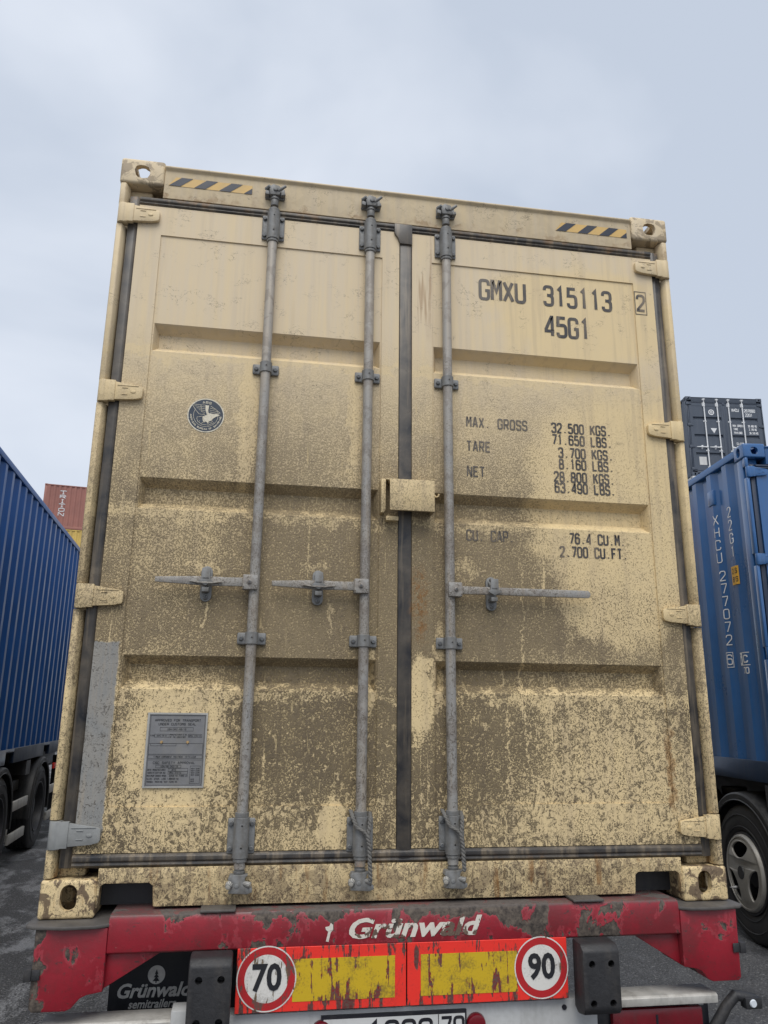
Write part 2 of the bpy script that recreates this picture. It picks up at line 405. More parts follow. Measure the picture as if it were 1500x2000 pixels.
M_STICKY = paint('amber_sticker', (0.66, 0.36, 0.04), .06, .5, (0.3, 0.2, 0.1), .2)
M_NPWHITE = paint('licence_plate_white', (0.58, 0.58, 0.57), .05, .4, (0.2, 0.2, 0.2), .2)
M_NPBLACK = paint('licence_plate_black', (0.010, 0.010, 0.016), .2, .4)

# ------------------------------------------------------------------ objects
def tag(o, label=None, cat=None, group=None, kind=None):
    if label: o['label'] = label
    if cat: o['category'] = cat
    if group: o['group'] = group
    if kind: o['kind'] = kind
    return o

def empty(name, loc, rz=0.0, **kw):
    o = bpy.data.objects.new(name, None)
    o.empty_display_size = 0.2
    col.objects.link(o)
    o.location = loc
    o.rotation_euler = (0, 0, rz)
    tag(o, **kw)
    return o

def place(name, data, parent=None, loc=(0, 0, 0), rot=(0, 0, 0), scale=(1, 1, 1)):
    o = bpy.data.objects.new(name, data)
    col.objects.link(o)
    o.location = loc; o.rotation_euler = rot; o.scale = scale
    if parent: o.parent = parent
    return o

class B:
    """collects geometry for one mesh"""
    def __init__(self):
        self.bm = bmesh.new(); self.mi = 0
    def face(self, vs_):
        try:
            f = self.bm.faces.new(vs_)
        except ValueError:
            return None
        f.material_index = self.mi
        return f
    def poly(self, pts):
        return self.face([self.bm.verts.new(p) for p in pts])
    def box(self, x0, x1, y0, y1, z0, z1):
        v = [self.bm.verts.new(p) for p in ((x0,y0,z0),(x1,y0,z0),(x1,y1,z0),(x0,y1,z0),(x0,y0,z1),(x1,y0,z1),(x1,y1,z1),(x0,y1,z1))]
        for q in ((0,3,2,1),(4,5,6,7),(0,1,5,4),(1,2,6,5),(2,3,7,6),(3,0,4,7)):
            self.face([v[i] for i in q])
        return self
    def prism(self, pts, f0, f1):
        """pts: 2-D outline; f0/f1 map a 2-D point to 3-D for the two caps"""
        a = [self.bm.verts.new(f0(*p)) for p in pts]; b = [self.bm.verts.new(f1(*p)) for p in pts]
        n = len(pts)
        self.face(a); self.face(b[::-1])
        for i in range(n):
            self.face([a[i], b[i], b[(i+1) % n], a[(i+1) % n]][::-1])
        return self
    def xz(self, pts, y0, y1):
        return self.prism(pts, lambda u, v: (u, y0, v), lambda u, v: (u, y1, v))
    def xy(self, pts, z0, z1):
        return self.prism(pts, lambda u, v: (u, v, z0), lambda u, v: (u, v, z1))
    def yz(self, pts, x0, x1):
        return self.prism(pts, lambda u, v: (x0, u, v), lambda u, v: (x1, u, v))
    def cyl(self, p0, p1, r0, r1=None, n=16):
        r1 = r0 if r1 is None else r1
        p0, p1 = Vector(p0), Vector(p1); d = (p1 - p0).normalized()
        a = d.orthogonal().normalized(); b = d.cross(a)
        A = [self.bm.verts.new(p0 + (a*math.cos(t)+b*math.sin(t))*r0) for t in [2*math.pi*i/n for i in range(n)]]
        C = [self.bm.verts.new(p1 + (a*math.cos(t)+b*math.sin(t))*r1) for t in [2*math.pi*i/n for i in range(n)]]
        self.face(A[::-1]); self.face(C)
        for i in range(n):
            self.face([A[i], A[(i+1) % n], C[(i+1) % n], C[i]])
        return self
    def tube(self, pts, r, n=8, closed=False):
        pts = [Vector(p) for p in pts]; rings = []
        m = len(pts)
        up = None
        for i, p in enumerate(pts):
            q0 = pts[i-1] if (i or closed) else p; q1 = pts[(i+1) % m] if (i < m-1 or closed) else p
            d = (q1 - q0).normalized()
            if up is None: up = d.orthogonal().normalized()
            a = (up - d*up.dot(d)).normalized(); up = a; b = d.cross(a)
            rr = r[i] if isinstance(r, (list, tuple)) else r
            rings.append([self.bm.verts.new(p + (a*math.cos(2*math.pi*k/n)+b*math.sin(2*math.pi*k/n))*rr) for k in range(n)])
        for i in range(m if closed else m-1):
            A, C = rings[i], rings[(i+1) % m]
            for k in range(n):
                self.face([A[k], A[(k+1) % n], C[(k+1) % n], C[k]])
        if not closed:
            self.face(rings[0][::-1]); self.face(rings[-1])
        return self
    def lathe_x(self, prof, n=48, a0=0.0, a1=2*math.pi, c=(0, 0, 0)):
        """prof: (x, r) open outline turned round the x axis"""
        full = abs(a1 - a0 - 2*math.pi) < 1e-6
        k = n if full else n + 1
        rings = []
        for i in range(k):
            t = a0 + (a1-a0)*i/n
            rings.append([self.bm.verts.new((c[0]+x, c[1]+r*math.cos(t), c[2]+r*math.sin(t))) for x, r in prof])
        for i in range(n):
            A, C = rings[i], rings[(i+1) % k]
            for j in range(len(prof)-1):
                self.face([A[j], A[j+1], C[j+1], C[j]])
        return self
    def mesh(self, name, mats, bevel=0.0, seg=2, smooth=35, recalc=True, dedupe=True, facing=False):
        bm = self.bm
        if dedupe: bmesh.ops.remove_doubles(bm, verts=bm.verts, dist=1e-6)
        if facing:          # open sheet seen from -y
            bm.normal_update()
            for f in bm.faces:
                if f.normal.y > 1e-4 and f.calc_center_median().y < .0615: f.normal_flip()
        elif recalc: bmesh.ops.recalc_face_normals(bm, faces=bm.faces)
        if bevel > 0:
            ed = [e for e in bm.edges if len(e.link_faces) == 2 and e.calc_face_angle(0) > R(28)]
            bmesh.ops.bevel(bm, geom=ed, offset=bevel, offset_type='OFFSET', segments=seg, profile=0.5, affect='EDGES', clamp_overlap=True)
        me = bpy.data.meshes.new(name)
        bm.to_mesh(me); bm.free()
        for m in (mats if isinstance(mats, (list, tuple)) else [mats]): me.materials.append(m)
        if smooth:
            me.polygons.foreach_set('use_smooth', [True]*len(me.polygons))
            me.set_sharp_from_angle(angle=R(smooth))
        return me
    def obj(self, name, mats, parent=None, loc=(0,0,0), **kw):
        return place(name, self.mesh(name, mats, **kw), parent, loc)

def boolean(target_mesh, cutters, mats):
    o = bpy.data.objects.new('tmp', target_mesh); col.objects.link(o)
    cs = []
    for c in cutters:
        k = bpy.data.objects.new('tmpc', c); col.objects.link(k); cs.append(k)
        md = o.modifiers.new('b', 'BOOLEAN'); md.operation = 'DIFFERENCE'; md.solver = 'EXACT'; md.object = k
    dg = bpy.context.evaluated_depsgraph_get(); dg.update()
    me = bpy.data.meshes.new_from_object(o.evaluated_get(dg))
    for k in cs: bpy.data.objects.remove(k)
    bpy.data.objects.remove(o)
    me.materials.clear()
    for m in mats: me.materials.append(m)
    me.polygons.foreach_set('use_smooth', [True]*len(me.polygons))
    me.set_sharp_from_angle(angle=R(35))
    return me

def stadium(cx, cz, w, h, n=10):
    """upright slot outline"""
    r = w/2; s = h/2 - r; out = []
    for i in range(n+1):
        t = math.pi*i/n; out.append((cx+r*math.cos(t), cz+s+r*math.sin(t)))
    for i in range(n+1):
        t = math.pi+math.pi*i/n; out.append((cx+r*math.cos(t), cz-s+r*math.sin(t)))
    return out

# ------------------------------------------------------------------ stroke lettering
r_ = 1.0
GL = {
 'A': [[(0,0),(1.7,7),(2.3,7),(4,0)], [(.65,2.2),(3.35,2.2)]],
 'B': [[(0,0),(0,7),(3.7,7,1),(3.7,3.7,1),(0.3,3.7)], [(.3,3.65),(4,3.65,1),(4,0,1),(.3,0)]],
 'C': [[(4,5.2),(4,7,1.3),(0,7,1.3),(0,0,1.3),(4,0,1.3),(4,1.8)]],
 'D': [[(.3,7),(4,7,1.5),(4,0,1.5),(0,0),(0,7),(.3,7)]],
 'E': [[(4,7),(0,7),(0,0),(4,0)], [(.3,3.6),(3.2,3.6)]],
 'F': [[(4,7),(0,7),(0,0)], [(.3,3.6),(3.2,3.6)]],
 'G': [[(4,5.2),(4,7,1.3),(0,7,1.3),(0,0,1.3),(4,0,1.3),(4,3.2),(2.4,3.2)]],
 'H': [[(0,0),(0,7)], [(4,0),(4,7)], [(.3,3.6),(3.7,3.6)]],
 'I': [[(2,0),(2,7)]],
 'J': [[(4,7),(4,0,1.3),(0,0,1.3),(0,2)]],
 'K': [[(0,0),(0,7)], [(4,7),(.4,3.2)], [(1.5,4.2),(4,0)]],
 'L': [[(0,7),(0,0),(3.8,0)]],
 'M': [[(0,0),(0,7),(.5,7),(2,3.0),(3.5,7),(4,7),(4,0)]],
 'N': [[(0,0),(0,7),(.5,7),(3.5,0),(4,0),(4,7)]],
 'O': [[(2,7),(4,7,1.4),(4,0,1.4),(0,0,1.4),(0,7,1.4),(2,7)]],
 'P': [[(0,0),(0,7),(4,7,1.3),(4,3.2,1.3),(.3,3.2)]],
 'Q': [[(2,7),(4,7,1.4),(4,0,1.4),(0,0,1.4),(0,7,1.4),(2,7)], [(2.4,1.8),(4.3,-.4)]],
 'R': [[(0,0),(0,7),(4,7,1.3),(4,3.3,1.3),(.3,3.3)], [(2,3.1),(4,0)]],
 'S': [[(4,5.4),(4,7,1.3),(0,7,1.3),(0,3.7,1.3),(4,3.5,1.3),(4,0,1.3),(0,0,1.3),(0,1.6)]],
 'T': [[(0,7),(4,7)], [(2,6.7),(2,0)]],
 'U': [[(0,7),(0,0,1.4),(4,0,1.4),(4,7)]],
 'V': [[(0,7),(1.8,0),(2.2,0),(4,7)]],
 'W': [[(0,7),(1,0),(2,4.5),(3,0),(4,7)]],
 'X': [[(0,7),(4,0)], [(4,7),(2.15,3.75)], [(1.85,3.25),(0,0)]],
 'Y': [[(0,7),(2,3.5),(2,0)], [(4,7),(2.1,3.7)]],
 'Z': [[(0,7),(4,7),(0,0),(4,0)]],
 '0': [[(2,7),(4,7,1.5),(4,0,1.5),(0,0,1.5),(0,7,1.5),(2,7)]],
 '1': [[(1.0,5.9),(2.2,7),(2.2,0)]],
 '2': [[(0,5.3),(0,7,1.5),(4,7,1.5),(4,4.2,1.0),(0,.4),(0,0),(4,0)]],
 '3': [[(0,5.6),(0,7,1.4),(4,7,1.4),(4,3.7,1.2),(1.3,3.7)], [(2.6,3.55),(4,3.5,1.0),(4,0,1.4),(0,0,1.4),(0,1.4)]],
 '4': [[(4,1.7),(0,1.7),(0,2.4),(2.8,7),(3.1,7),(3.1,2)], [(3.1,1.4),(3.1,0)]],
 '5': [[(3.8,7),(.3,7),(.1,4.2),(4,4.3,1.4),(4,0,1.4),(0,0,1.4),(0,1.4)]],
 '6': [[(3.9,5.6),(3.9,7,1.4),(0,7,1.4),(0,0,1.4),(4,0,1.4),(4,4.1,1.3),(.3,4.1)]],
 '7': [[(0,7),(4,7),(4,6.3),(1.5,0)]],
 '8': [[(2,7),(3.8,7,1.3),(3.8,3.7,1.1),(.2,3.7,1.1),(.2,7,1.3),(2,7)], [(2,3.6),(4,3.6,1.2),(4,0,1.3),(0,0,1.3),(0,3.6,1.2),(2,3.6)]],
 '9': [[(.1,1.4),(.1,0,1.4),(4,0,1.4),(4,7,1.4),(0,7,1.4),(0,2.9,1.3),(3.7,2.9)]],
 '.': [[(1.9,-.05),(1.9,.75)]], ',': [[(2,.6),(1.6,-1)]], '/': [[(0,0),(4,7)]], '-': [[(.6,3.5),(3.4,3.5)]], ':': [[(2,1),(2,1.8)],[(2,4.6),(2,5.4)]], "'": [[(2,7),(2,5.2)]],
 ' ': [],
}
def rounded(pl):
    out = []
    n = len(pl)
    for i, p in enumerate(pl):
        if len(p) == 3 and 0 < i < n-1:
            P = Vector(p[:2]); A = Vector(pl[i-1][:2]); C = Vector(pl[i+1][:2])
            la, lc = (A-P).length, (C-P).length
            r = min(p[2], la*0.5 if len(pl[i-1]) == 3 else la*.95, lc*0.5 if len(pl[i+1]) == 3 else lc*.95)
            a = P + (A-P).normalized()*r; c = P + (C-P).normalized()*r
            for k in range(5):
                t = k/4; out.append((1-t)**2*a + 2*t*(1-t)*P + t*t*c)
        else:
            out.append(Vector(p[:2]))
    res = [out[0]]
    for q in out[1:]:
        if (q-res[-1]).length > 1e-4: res.append(q)
    return res
def strokes(b, text, f, h, w, adv, th, lift=0.0, sub=0.0, polys=None):
    """letters of height h, width w, pitch adv and stroke th; f(u, v, lift) places them"""
    u0 = 0.0; cnt = 0
    for ch in text:
        for pl in GL.get(ch, []):
            pts = [Vector((u0 + p.x/4*w, th/2 + p.y/7*(h-th))) for p in rounded(pl)]
            ribbon(b, pts, th, f, lift + (cnt % 3)*0.0003, sub); cnt += 1
        u0 += adv
    return b
def ribbon(b, pts, th, f, lift=0.0, sub=0.0):
    if sub:
        q = [pts[0]]
        for p in pts[1:]:
            k = max(1, int((p-q[-1]).length/sub)); a = q[-1]
            for i in range(1, k+1): q.append(a.lerp(p, i/k))
        pts = q
    n = len(pts); L = []; Rr = []
    closed = (pts[0]-pts[-1]).length < 1e-5 and n > 3
    if closed: pts = pts[:-1]; n -= 1
    for i in range(n):
        p = pts[i]
        d0 = (p-pts[i-1]).normalized() if (i or closed) else None
        d1 = (pts[(i+1) % n]-p).normalized() if (i < n-1 or closed) else None
        d0 = d0 or d1; d1 = d1 or d0
        t = (d0+d1)
        t = t.normalized() if t.length > 1e-6 else d1
        nn = Vector((-t.y, t.x))
        c = max(0.45, abs(nn.dot(Vector((-d1.y, d1.x)))))
        L.append(b.bm.verts.new(f(*(p + nn*th/2/c), lift))); Rr.append(b.bm.verts.new(f(*(p - nn*th/2/c), lift)))
    for i in range(n if closed else n-1):
        j = (i+1) % n
        b.face([L[i], Rr[i], Rr[j], L[j]])
def front(x0, z0, y):
    return lambda u, v, l=0: (x0+u, y-l, z0+v)
def disc(b, c, rad, y, n=40, r_in=None):
    cx, cz = c
    if r_in is None:
        b.poly([(cx+rad*math.cos(2*math.pi*i/n), y, cz+rad*math.sin(2*math.pi*i/n)) for i in range(n)])
    else:
        o = [b.bm.verts.new((cx+rad*math.cos(2*math.pi*i/n), y, cz+rad*math.sin(2*math.pi*i/n))) for i in range(n)]
        q = [b.bm.verts.new((cx+r_in*math.cos(2*math.pi*i/n), y, cz+r_in*math.sin(2*math.pi*i/n))) for i in range(n)]
        for i in range(n): b.face([o[i], o[(i+1) % n], q[(i+1) % n], q[i]])
def font_mesh(text, size, bold=0.0, shear=0.0, extrude=0.0006, spacing=1.0):
    c = bpy.data.curves.new('t', 'FONT')
    c.body = text; c.size = size; c.offset = bold; c.shear = shear; c.extrude = extrude; c.resolution_u = 3
    c.space_character = spacing
    c.align_x = 'CENTER'; c.align_y = 'CENTER'
    o = bpy.data.objects.new('t', c); col.objects.link(o)
    dg = bpy.context.evaluated_depsgraph_get(); dg.update()
    me = bpy.data.meshes.new_from_object(o.evaluated_get(dg))
    bpy.data.objects.remove(o)
    return me
def font_part(name, text, size, mat, parent, c, y, bold=0.0, shear=0.0, sx=1.0, spacing=1.0, tilt=0.0):
    me = font_mesh(text, size, bold, shear, 0.0006, spacing)
    me.transform(Matrix.Rotation(R(90), 4, 'X') @ Matrix.Diagonal((sx, 1, 1, 1)))
    if tilt: me.transform(Matrix.Rotation(tilt, 4, 'Y'))
    me.transform(Matrix.Translation((c[0], y, c[1])))
    me.materials.clear(); me.materials.append(mat)
    return place(name, me, parent)

# ================================================================== GROUND
def ground_mat():
    m, N, b = new_mat('wet_asphalt')
    P = N.objco()
    fine = N.noise(P, 75, 4, .8)
    grit = N.noise(P, 48, 2, .7)
    big = N.noise(P, 0.9, 6, .68, .2)
    med = N.noise(N.scaled(P, (1.0, .6, 1)), 3.1, 7, .70, .25)
    asp = N.mix(N.lin(fine, .38, .66), (0.012, 0.012, 0.0135), (0.125, 0.125, 0.13))
    asp = N.mix(N.mul(N.ss(grit, .60, .66), .7), asp, (0.30, 0.295, 0.29))
    wet = N.ss(N.add(N.mul(big, .6), N.mul(med, .4)), .50, .60)
    asp = N.mix(N.mul(wet, .5), asp, (0.020, 0.020, 0.023))
    x, y, z = N.xyz(P)
    leftside = N.ss(x, -0.9, -2.0)
    salt = N.mul(N.mul(N.ss(N.add(N.mul(med, .75), N.mul(fine, .25)), .49, .57), N.lin(fine, .38, .62, .25, 1)), N.lin(leftside, 0, 1, .12, .95))
    c = N.mix(salt, asp, (0.34, 0.345, 0.36))
    N.set(b.inputs['Base Color'], c)
    N.set(b.inputs['Roughness'], N.add(N.mul(N.sub(1, wet), .36), N.add(.30, N.mul(salt, .3))))
    h = N.add(N.mul(fine, N.lin(wet, 0, 1, 1.0, .35)), N.mul(grit, .6))
    N.set(b.inputs['Normal'], N.bump(h, .8, .012))
    return m
b = B()
S = 600
b.poly([(-S, -S, 0), (S, -S, 0), (S, S, 0), (-S, S, 0)])
tag(b.obj('ground', ground_mat(), smooth=0), kind='structure')

# ================================================================== CONTAINERS
def casting_mesh(top, mat):
    """left-hand rear corner casting: x -.005...173, y 0...162, z 0...118 (origin at its outer lower corner)"""
    W, D, H = .178, .162, .118
    o = B(); o.box(0, W, 0, D, 0, H); body = o.mesh('c', mat, bevel=.012 if top else .010, seg=3)
    cut = []
    k = B(); k.box(.024, W-.024, .026, D-.02, .022, H-.022); cut.append(k.mesh('k', mat))
    k = B()
    if top:
        hole = [(.062,.040),(.072,.028),(.092,.026),(.110,.030),(.118,.045),(.119,.064),(.112,.080),(.096,.088),(.076,.088),(.062,.082),(.056,.064)]
        k.xz(hole, -.02, .05)
    else:
        k.xz(stadium(.092, .064, .053, .080), -.02, .05)
    cut.append(k.mesh('k', mat))
    k = B(); k.yz([(u, v) for u, v in stadium(.085, .06, .055, .078)], -.02, .05); cut.append(k.mesh('k', mat))
    k = B(); k.xy([(u, v) for u, v in stadium(.089, .083, .064, .122)], (H-.05) if top else -.02, H+.02 if top else .05); cut.append(k.mesh('k', mat))
    return boolean(body, cut, [mat])

def corr_profile(L0, L1, pitch=0.278, depth=0.036, start=None):
    """trapezoid wave: list of (u, inset)"""
    out = [(L0, 0.0)]
    n = int((L1-L0-.07)/pitch)
    if start is None: start = L0 + ((L1-L0) - n*pitch - .072)/2
    for i in range(n):
        s = start + i*pitch
        out += [(s+.072, 0.0), (s+.140, depth), (s+.210, depth), (s+.278, 0.0)]
    out.append((L1, 0.0))
    return out
def inset_at(prof, u):
    for (a, d0), (c, d1) in zip(prof, prof[1:]):
        if a <= u <= c: return d0 + (d1-d0)*(u-a)/max(1e-6, c-a)
    return 0.0

ZR = [(2.157, 2.036), (1.516, 1.392), (0.853, 0.733)]
def make_container(name, label, group, loc, rz, L, H, mats, rods, detail=2, handle_z=1.12, cat='shipping container'):
    """rear door end at local y=0, box runs to y=L; door furniture from `rods` [(x, handle direction, handle length)]"""
    mb, md, mg, mr, mk = mats['frame'], mats['door'], mats['seal'], mats['rod'], mats['bracket']
    mc = mats.get('casting', mb); ml = mats.get('rail', mb)
    root = empty(name, loc, rz, label=label, cat=cat, group=group)
    k = H/2.896
    z_head = H-.171                           # underside of the door header
    W = 1.219
    # castings
    ct, cb = casting_mesh(True, mats.get('casting_top', mc)), casting_mesh(False, mc)
    for me, z in ((ct, H-.118), (cb, 0.0)):
        for x, sx in ((-W, 1), (W, -1)):
            for y, sy in ((0, 1), (L, -1)):
                m2 = me.copy(); m2.transform(Matrix.Translation((x, y, z)) @ Matrix.Diagonal((sx, sy, 1, 1)))
                if sx*sy < 0: m2.flip_normals()
                place('corner_casting', m2, root)
    # side walls, rails, roof, floor, front wall
    prof = corr_profile(.12, L-.12, start=mats.get('phase'))
    for s in (-1, 1):
        o = B(); p0 = []; p1 = []
        for u, d in prof:
            p0.append(o.bm.verts.new((s*(W-.014-d), u, .155))); p1.append(o.bm.verts.new((s*(W-.014-d), u, H-.062)))
        for i in range(len(prof)-1): o.face([p0[i], p0[i+1], p1[i+1], p1[i]] if s > 0 else [p0[i+1], p0[i], p1[i], p1[i+1]])
        o.obj('side_wall', mb if 'side' not in mats else mats['side'], root, smooth=0, recalc=False)
        B().box(s*(W-.064), s*(W-.004), .163, L-.163, H-.072, H-.012).obj('top_rail', mats.get('toprail', mb), root, bevel=.006)
        o = B()
        cuts = [.163, L/2-1.15, L/2-.79, L/2+.79, L/2+1.15, L-.163]
        for i in range(5):
            if i % 2 == 0: o.box(s*(W-.05), s*(W-.006), cuts[i], cuts[i+1], .012, .163)
            else: o.box(s*(W-.05), s*(W-.006), cuts[i], cuts[i+1], .128, .163)
        o.obj('bottom_rail', ml, root, bevel=.003)
    # corner posts (behind the door seal at the rear)
    for s in (-1, 1):
        for y0, y1 in ((.055, .14), (L-.14, L-.006)):
            B().box(s*1.09, s*(W-.007), y0, y1, .119, H-.119).obj('corner_post', mb, root, bevel=.008)
    o = B()
    rp = corr_profile(.17, L-.17, .209, .02); a = []; c = []
    for u, d in rp: a.append(o.bm.verts.new((-1.15, u, H-.02-d))); c.append(o.bm.verts.new((1.15, u, H-.02-d)))
    for i in range(len(rp)-1): o.face([a[i], c[i], c[i+1], a[i+1]])
    o.obj('roof', mb, root, smooth=0, recalc=False)
    B().box(-1.165, 1.165, .09, L-.09, .135, .163).obj('floor', M_FLOOR, root)
    o = B()
    for i in range(int((L-.6)/.6)): o.box(-1.168, 1.168, .5+i*.6, .55+i*.6, .02, .134)
    o.obj('cross_member', M_STEELDARK, root); o = root.children[-1]; o['kind'] = 'stuff'
    o = B(); p0 = []; p1 = []
    for u, d in corr_profile(-1.09, 1.09, .24, .04): p0.append(o.bm.verts.new((u, L-.012-d, .15))); p1.append(o.bm.verts.new((u, L-.012-d, H-.1)))
    for i in range(len(p0)-1): o.face([p0[i+1], p0[i], p1[i], p1[i+1]])
    o.obj('front_wall', mb, root, smooth=0, recalc=False)
    B().box(-1.04, 1.04, L-.1, L-.004, H-.10, H-.016).obj('front_header', mb, root, bevel=.006)
    B().box(-1.04, 1.04, L-.1, L-.004, .02, .15).obj('front_sill', mb, root, bevel=.006)
    # header: hollow pressing with a turned lip along its top
    o = B(); o.yz([(.006, z_head), (.006, H-.040), (-.006, H-.030), (-.006, H-.022), (.14, H-.018), (.14, z_head)], -1.041, 1.041)
    o.obj('door_header', mb, root, bevel=.003)
    # sill with two fork notches
    pts = [(-1.041, .03), (-1.036, .03), (-1.032, .094), (-1.02, .103), (-.875, .103), (-.863, .094), (-.858, .03),
           (.852, .03), (.857, .094), (.869, .103), (1.018, .103), (1.03, .094), (1.034, .03), (1.041, .03), (1.041, .150), (-1.041, .150)]
    o = B(); o.xz(pts, .006, .030); o.obj('door_sill', mats.get('sill', mb), root, bevel=.002)
    for s in (-1, 1):
        B().box(min(s*.84, s*1.045), max(s*.84, s*1.045), .10, .13, .02, .129).obj('pocket_shade_plate', M_STEELDARK, root)  # dark plate behind each notch, standing in for the shade inside
    B().box(-1.041, 1.041, .031, .13, .1305, .1345).obj('threshold', M_STEELDARK, root)
    # seals: outer ring and the centre strip
    for s in (-1, 1):
        o = B(); o.prism([(s*1.131, .050), (s*1.131, .022), (s*1.145, .016), (s*1.172, .020), (s*1.176, .050)], lambda u, v: (u, v, .150), lambda u, v: (u, v, z_head))
        o.obj('door_seal', mg, root, bevel=.002)
    def ribbed(z0, z1):
        dz = (z1-z0)
        return [(.05, z0), (.014, z0), (.006, z0+dz*.18), (.010, z0+dz*.36), (.003, z0+dz*.5), (.003, z0+dz*.8), (.012, z1), (.05, z1)]
    B().yz(ribbed(.1515, .1935), -1.130, 1.130).obj('door_seal', mg, root, bevel=.0015)
    B().yz(ribbed(z_head-.038, z_head-.001), -1.130, 1.130).obj('door_seal', mg, root, bevel=.0015)
    # outer door bars in pieces between the hinges
    hz = [z*k for z in (0.257, 1.057, 1.849, 2.633)]
    segs = [.122] + [v for z in hz for v in (z-.049, z+.045)] + [H-.120]
    for s in (-1, 1):
        for i in range(0, len(segs), 2):
            o = B(); o.prism([(s*1.212, .052), (s*1.214, .010), (s*1.210, .004), (s*1.193, .002), (s*1.189, .006), (s*1.177, .034), (s*1.177, .052)],
                             lambda u, v, z=segs[i]: (u, v, z), lambda u, v, z=segs[i+1]: (u, v, z))
            o.obj('door_bar', mb, root, bevel=.002)
    # ---- two door leaves
    YF, YP, YR = .012, .017, .066
    zt, zb = z_head-.040, .1955
    ztp, zbp = 2.553*k, .340*k
    recs = [(a*k, c*k) for a, c in ZR]
    doors = []
    for s in (-1, 1):
        xo, xi = s*1.1305, (-.0385 if s < 0 else .0175)
        po, pi = s*1.035, (-.112 if s < 0 else .104)
        x0, x1 = sorted((xo, xi)); p0, p1 = sorted((po, pi))
        o = B()
        # frame
        def quad(a, c, d, e, y): o.poly([(a, y, d), (c, y, d), (c, y, e), (a, y, e)])
        quad(x0, p0, zb, zt, YF); quad(p1, x1, zb, zt, YF); quad(p0, p1, ztp, zt, YF); quad(p0, p1, zb, zbp, YF)
        # returns to the panel
        for (a, d), (c, e) in (((p0, ztp), (p0, zbp)), ((p1, zbp), (p1, ztp)), ((p0, zbp), (p1, zbp)), ((p1, ztp), (p0, ztp))):
            o.poly([(a, YF, d), (c, YF, e), (c, YP, e), (a, YP, d)])
        # outer edges
        for (a, d), (c, e) in (((x0, zb), (x0, zt)), ((x1, zt), (x1, zb)), ((x1, zb), (x0, zb)), ((x0, zt), (x1, zt))):
            o.poly([(a, YF, d), (c, YF, e), (c, .062, e), (a, .062, d)])
        o.poly([(x0, .062, zb), (x0, .062, zt), (x1, .062, zt), (x1, .062, zb)])
        # panel with swaged channels
        edges = [ztp] + [v for r in recs for v in r] + [zbp]
        q0, q1 = p0+.006, p1-.006
        for i in range(0, len(edges), 2):
            quad(p0, p1, edges[i+1], edges[i], YP)
        for a, c in recs:
            h = a-c
            zz0, zz1 = a-.28*h, c+.30*h     # inner flat
            e = .020
            quad(p0, q0, c, a, YP); quad(q1, p1, c, a, YP)
            # three-step rounded slopes
            def ring(f, zlo, zhi, xi_, y):
                return [(q0+xi_, y, zlo), (q1-xi_, y, zlo), (q1-xi_, y, zhi), (q0+xi_, y, zhi)]
            steps = [(0, 0), (.10, .07), (.28, .30), (.72, .70), (.90, .93), (1, 1)]
            prev = None
            for t, dep in steps:
                rg = ring(None, c+(zz1-c)*t, a-(a-zz0)*t, e*t, YP+(YR-YP)*dep)
                if prev:
                    for j in range(4):
                        o.poly([prev[j], prev[(j+1) % 4], rg[(j+1) % 4], rg[j]])
                prev = rg
            o.poly(prev)
        d = o.obj('door', md, root, smooth=32, facing=True)
        doors.append(d)
    if detail >= 1:
        o = B(); y = .006
        o.prism([(-.0378, .055), (-.0372, .011), (-.034, .0085), (-.012, .0075), (.012, .0085), (.0162, .011), (.0168, .055)], lambda u, v: (u, v, .153), lambda u, v: (u, v, z_head-.030))
        o.xz([(-.0378, z_head-.10), (.0162, z_head-.10), (.0162, z_head-.004), (-.062, z_head-.004), (-.062, z_head-.050), (-.045, z_head-.075)], .0008, .02)
        o.obj('centre_seal', mg, root, bevel=.0015)
    # ---- hinges
    hp = [(1.148, -.037), (1.075, -.032), (1.050, -.026), (1.045, -.018), (1.045, .016), (1.055, .022), (1.148, .036)]
    o = B()
    o.xz(hp, -.006, .010)
    o.xz([(1.148, -.042), (1.1475, .041), (1.176, .041), (1.176, -.042)], -.009, .012)
    o.cyl((1.192, .010, -.046), (1.192, .010, .042), .0205, n=20)
    o.box(1.17, 1.19, -.0085, .03, -.044, .041)
    o.xz([(1.080+.010*math.cos(t*math.pi/6), -.002+.006*math.sin(t*math.pi/6)) for t in range(12)], -.0085, -.0061)
    o.box(1.10, 1.122, -.0085, -.0061, .011, .0145); o.box(1.10, 1.122, -.0085, -.0061, -.0165, -.013)
    o.box(1.060, 1.14, -.0080, -.0061, .020, .0235)
    hm = o.mesh('hinge', mats.get('hinge', mb), bevel=.0018)
    if detail >= 1:
        for s, d in ((-1, doors[0]), (1, doors[1])):
            for i, z in enumerate(hz):
                m2 = hm.copy(); m2.transform(Matrix.Translation((0, 0, z)) @ Matrix.Diagonal((s, 1, 1, 1)))
                if s < 0: m2.flip_normals()
                h_ = place('hinge', m2, d)
                if s < 0 and i == 0 and 'hinge_odd' in mats:
                    m2.materials[0] = mats['hinge_odd']; h_['label'] = 'hinge painted over in grey'
    # ---- locking rods
    if rods:
        bp = B()   # tall guide bracket: plate, sleeve, bolts
        bp.box(-.047, .047, .0025, .0125, -.058, .058)
        br = bp.mesh('guide_bracket_plate', mk, bevel=.008, seg=2)
        o = B(); o.bm.from_mesh(br)
        o.cyl((0, -.012, -.068), (0, -.012, .062), .0265, n=24); o.box(-.0265, .0265, -.012, .0025, -.062, .058)
        o.cyl((0, -.012, .062), (0, -.012, .078), .0235, n=24); o.cyl((0, -.012, -.080), (0, -.012, -.068), .0235, n=24)
        o.mi = 1
        for sx in (-.036, .036):
            for sz in (-.04, .04): o.cyl((sx, .0025, sz), (sx, -.006, sz), .0095, .0075, n=8)
        o.mi = 2
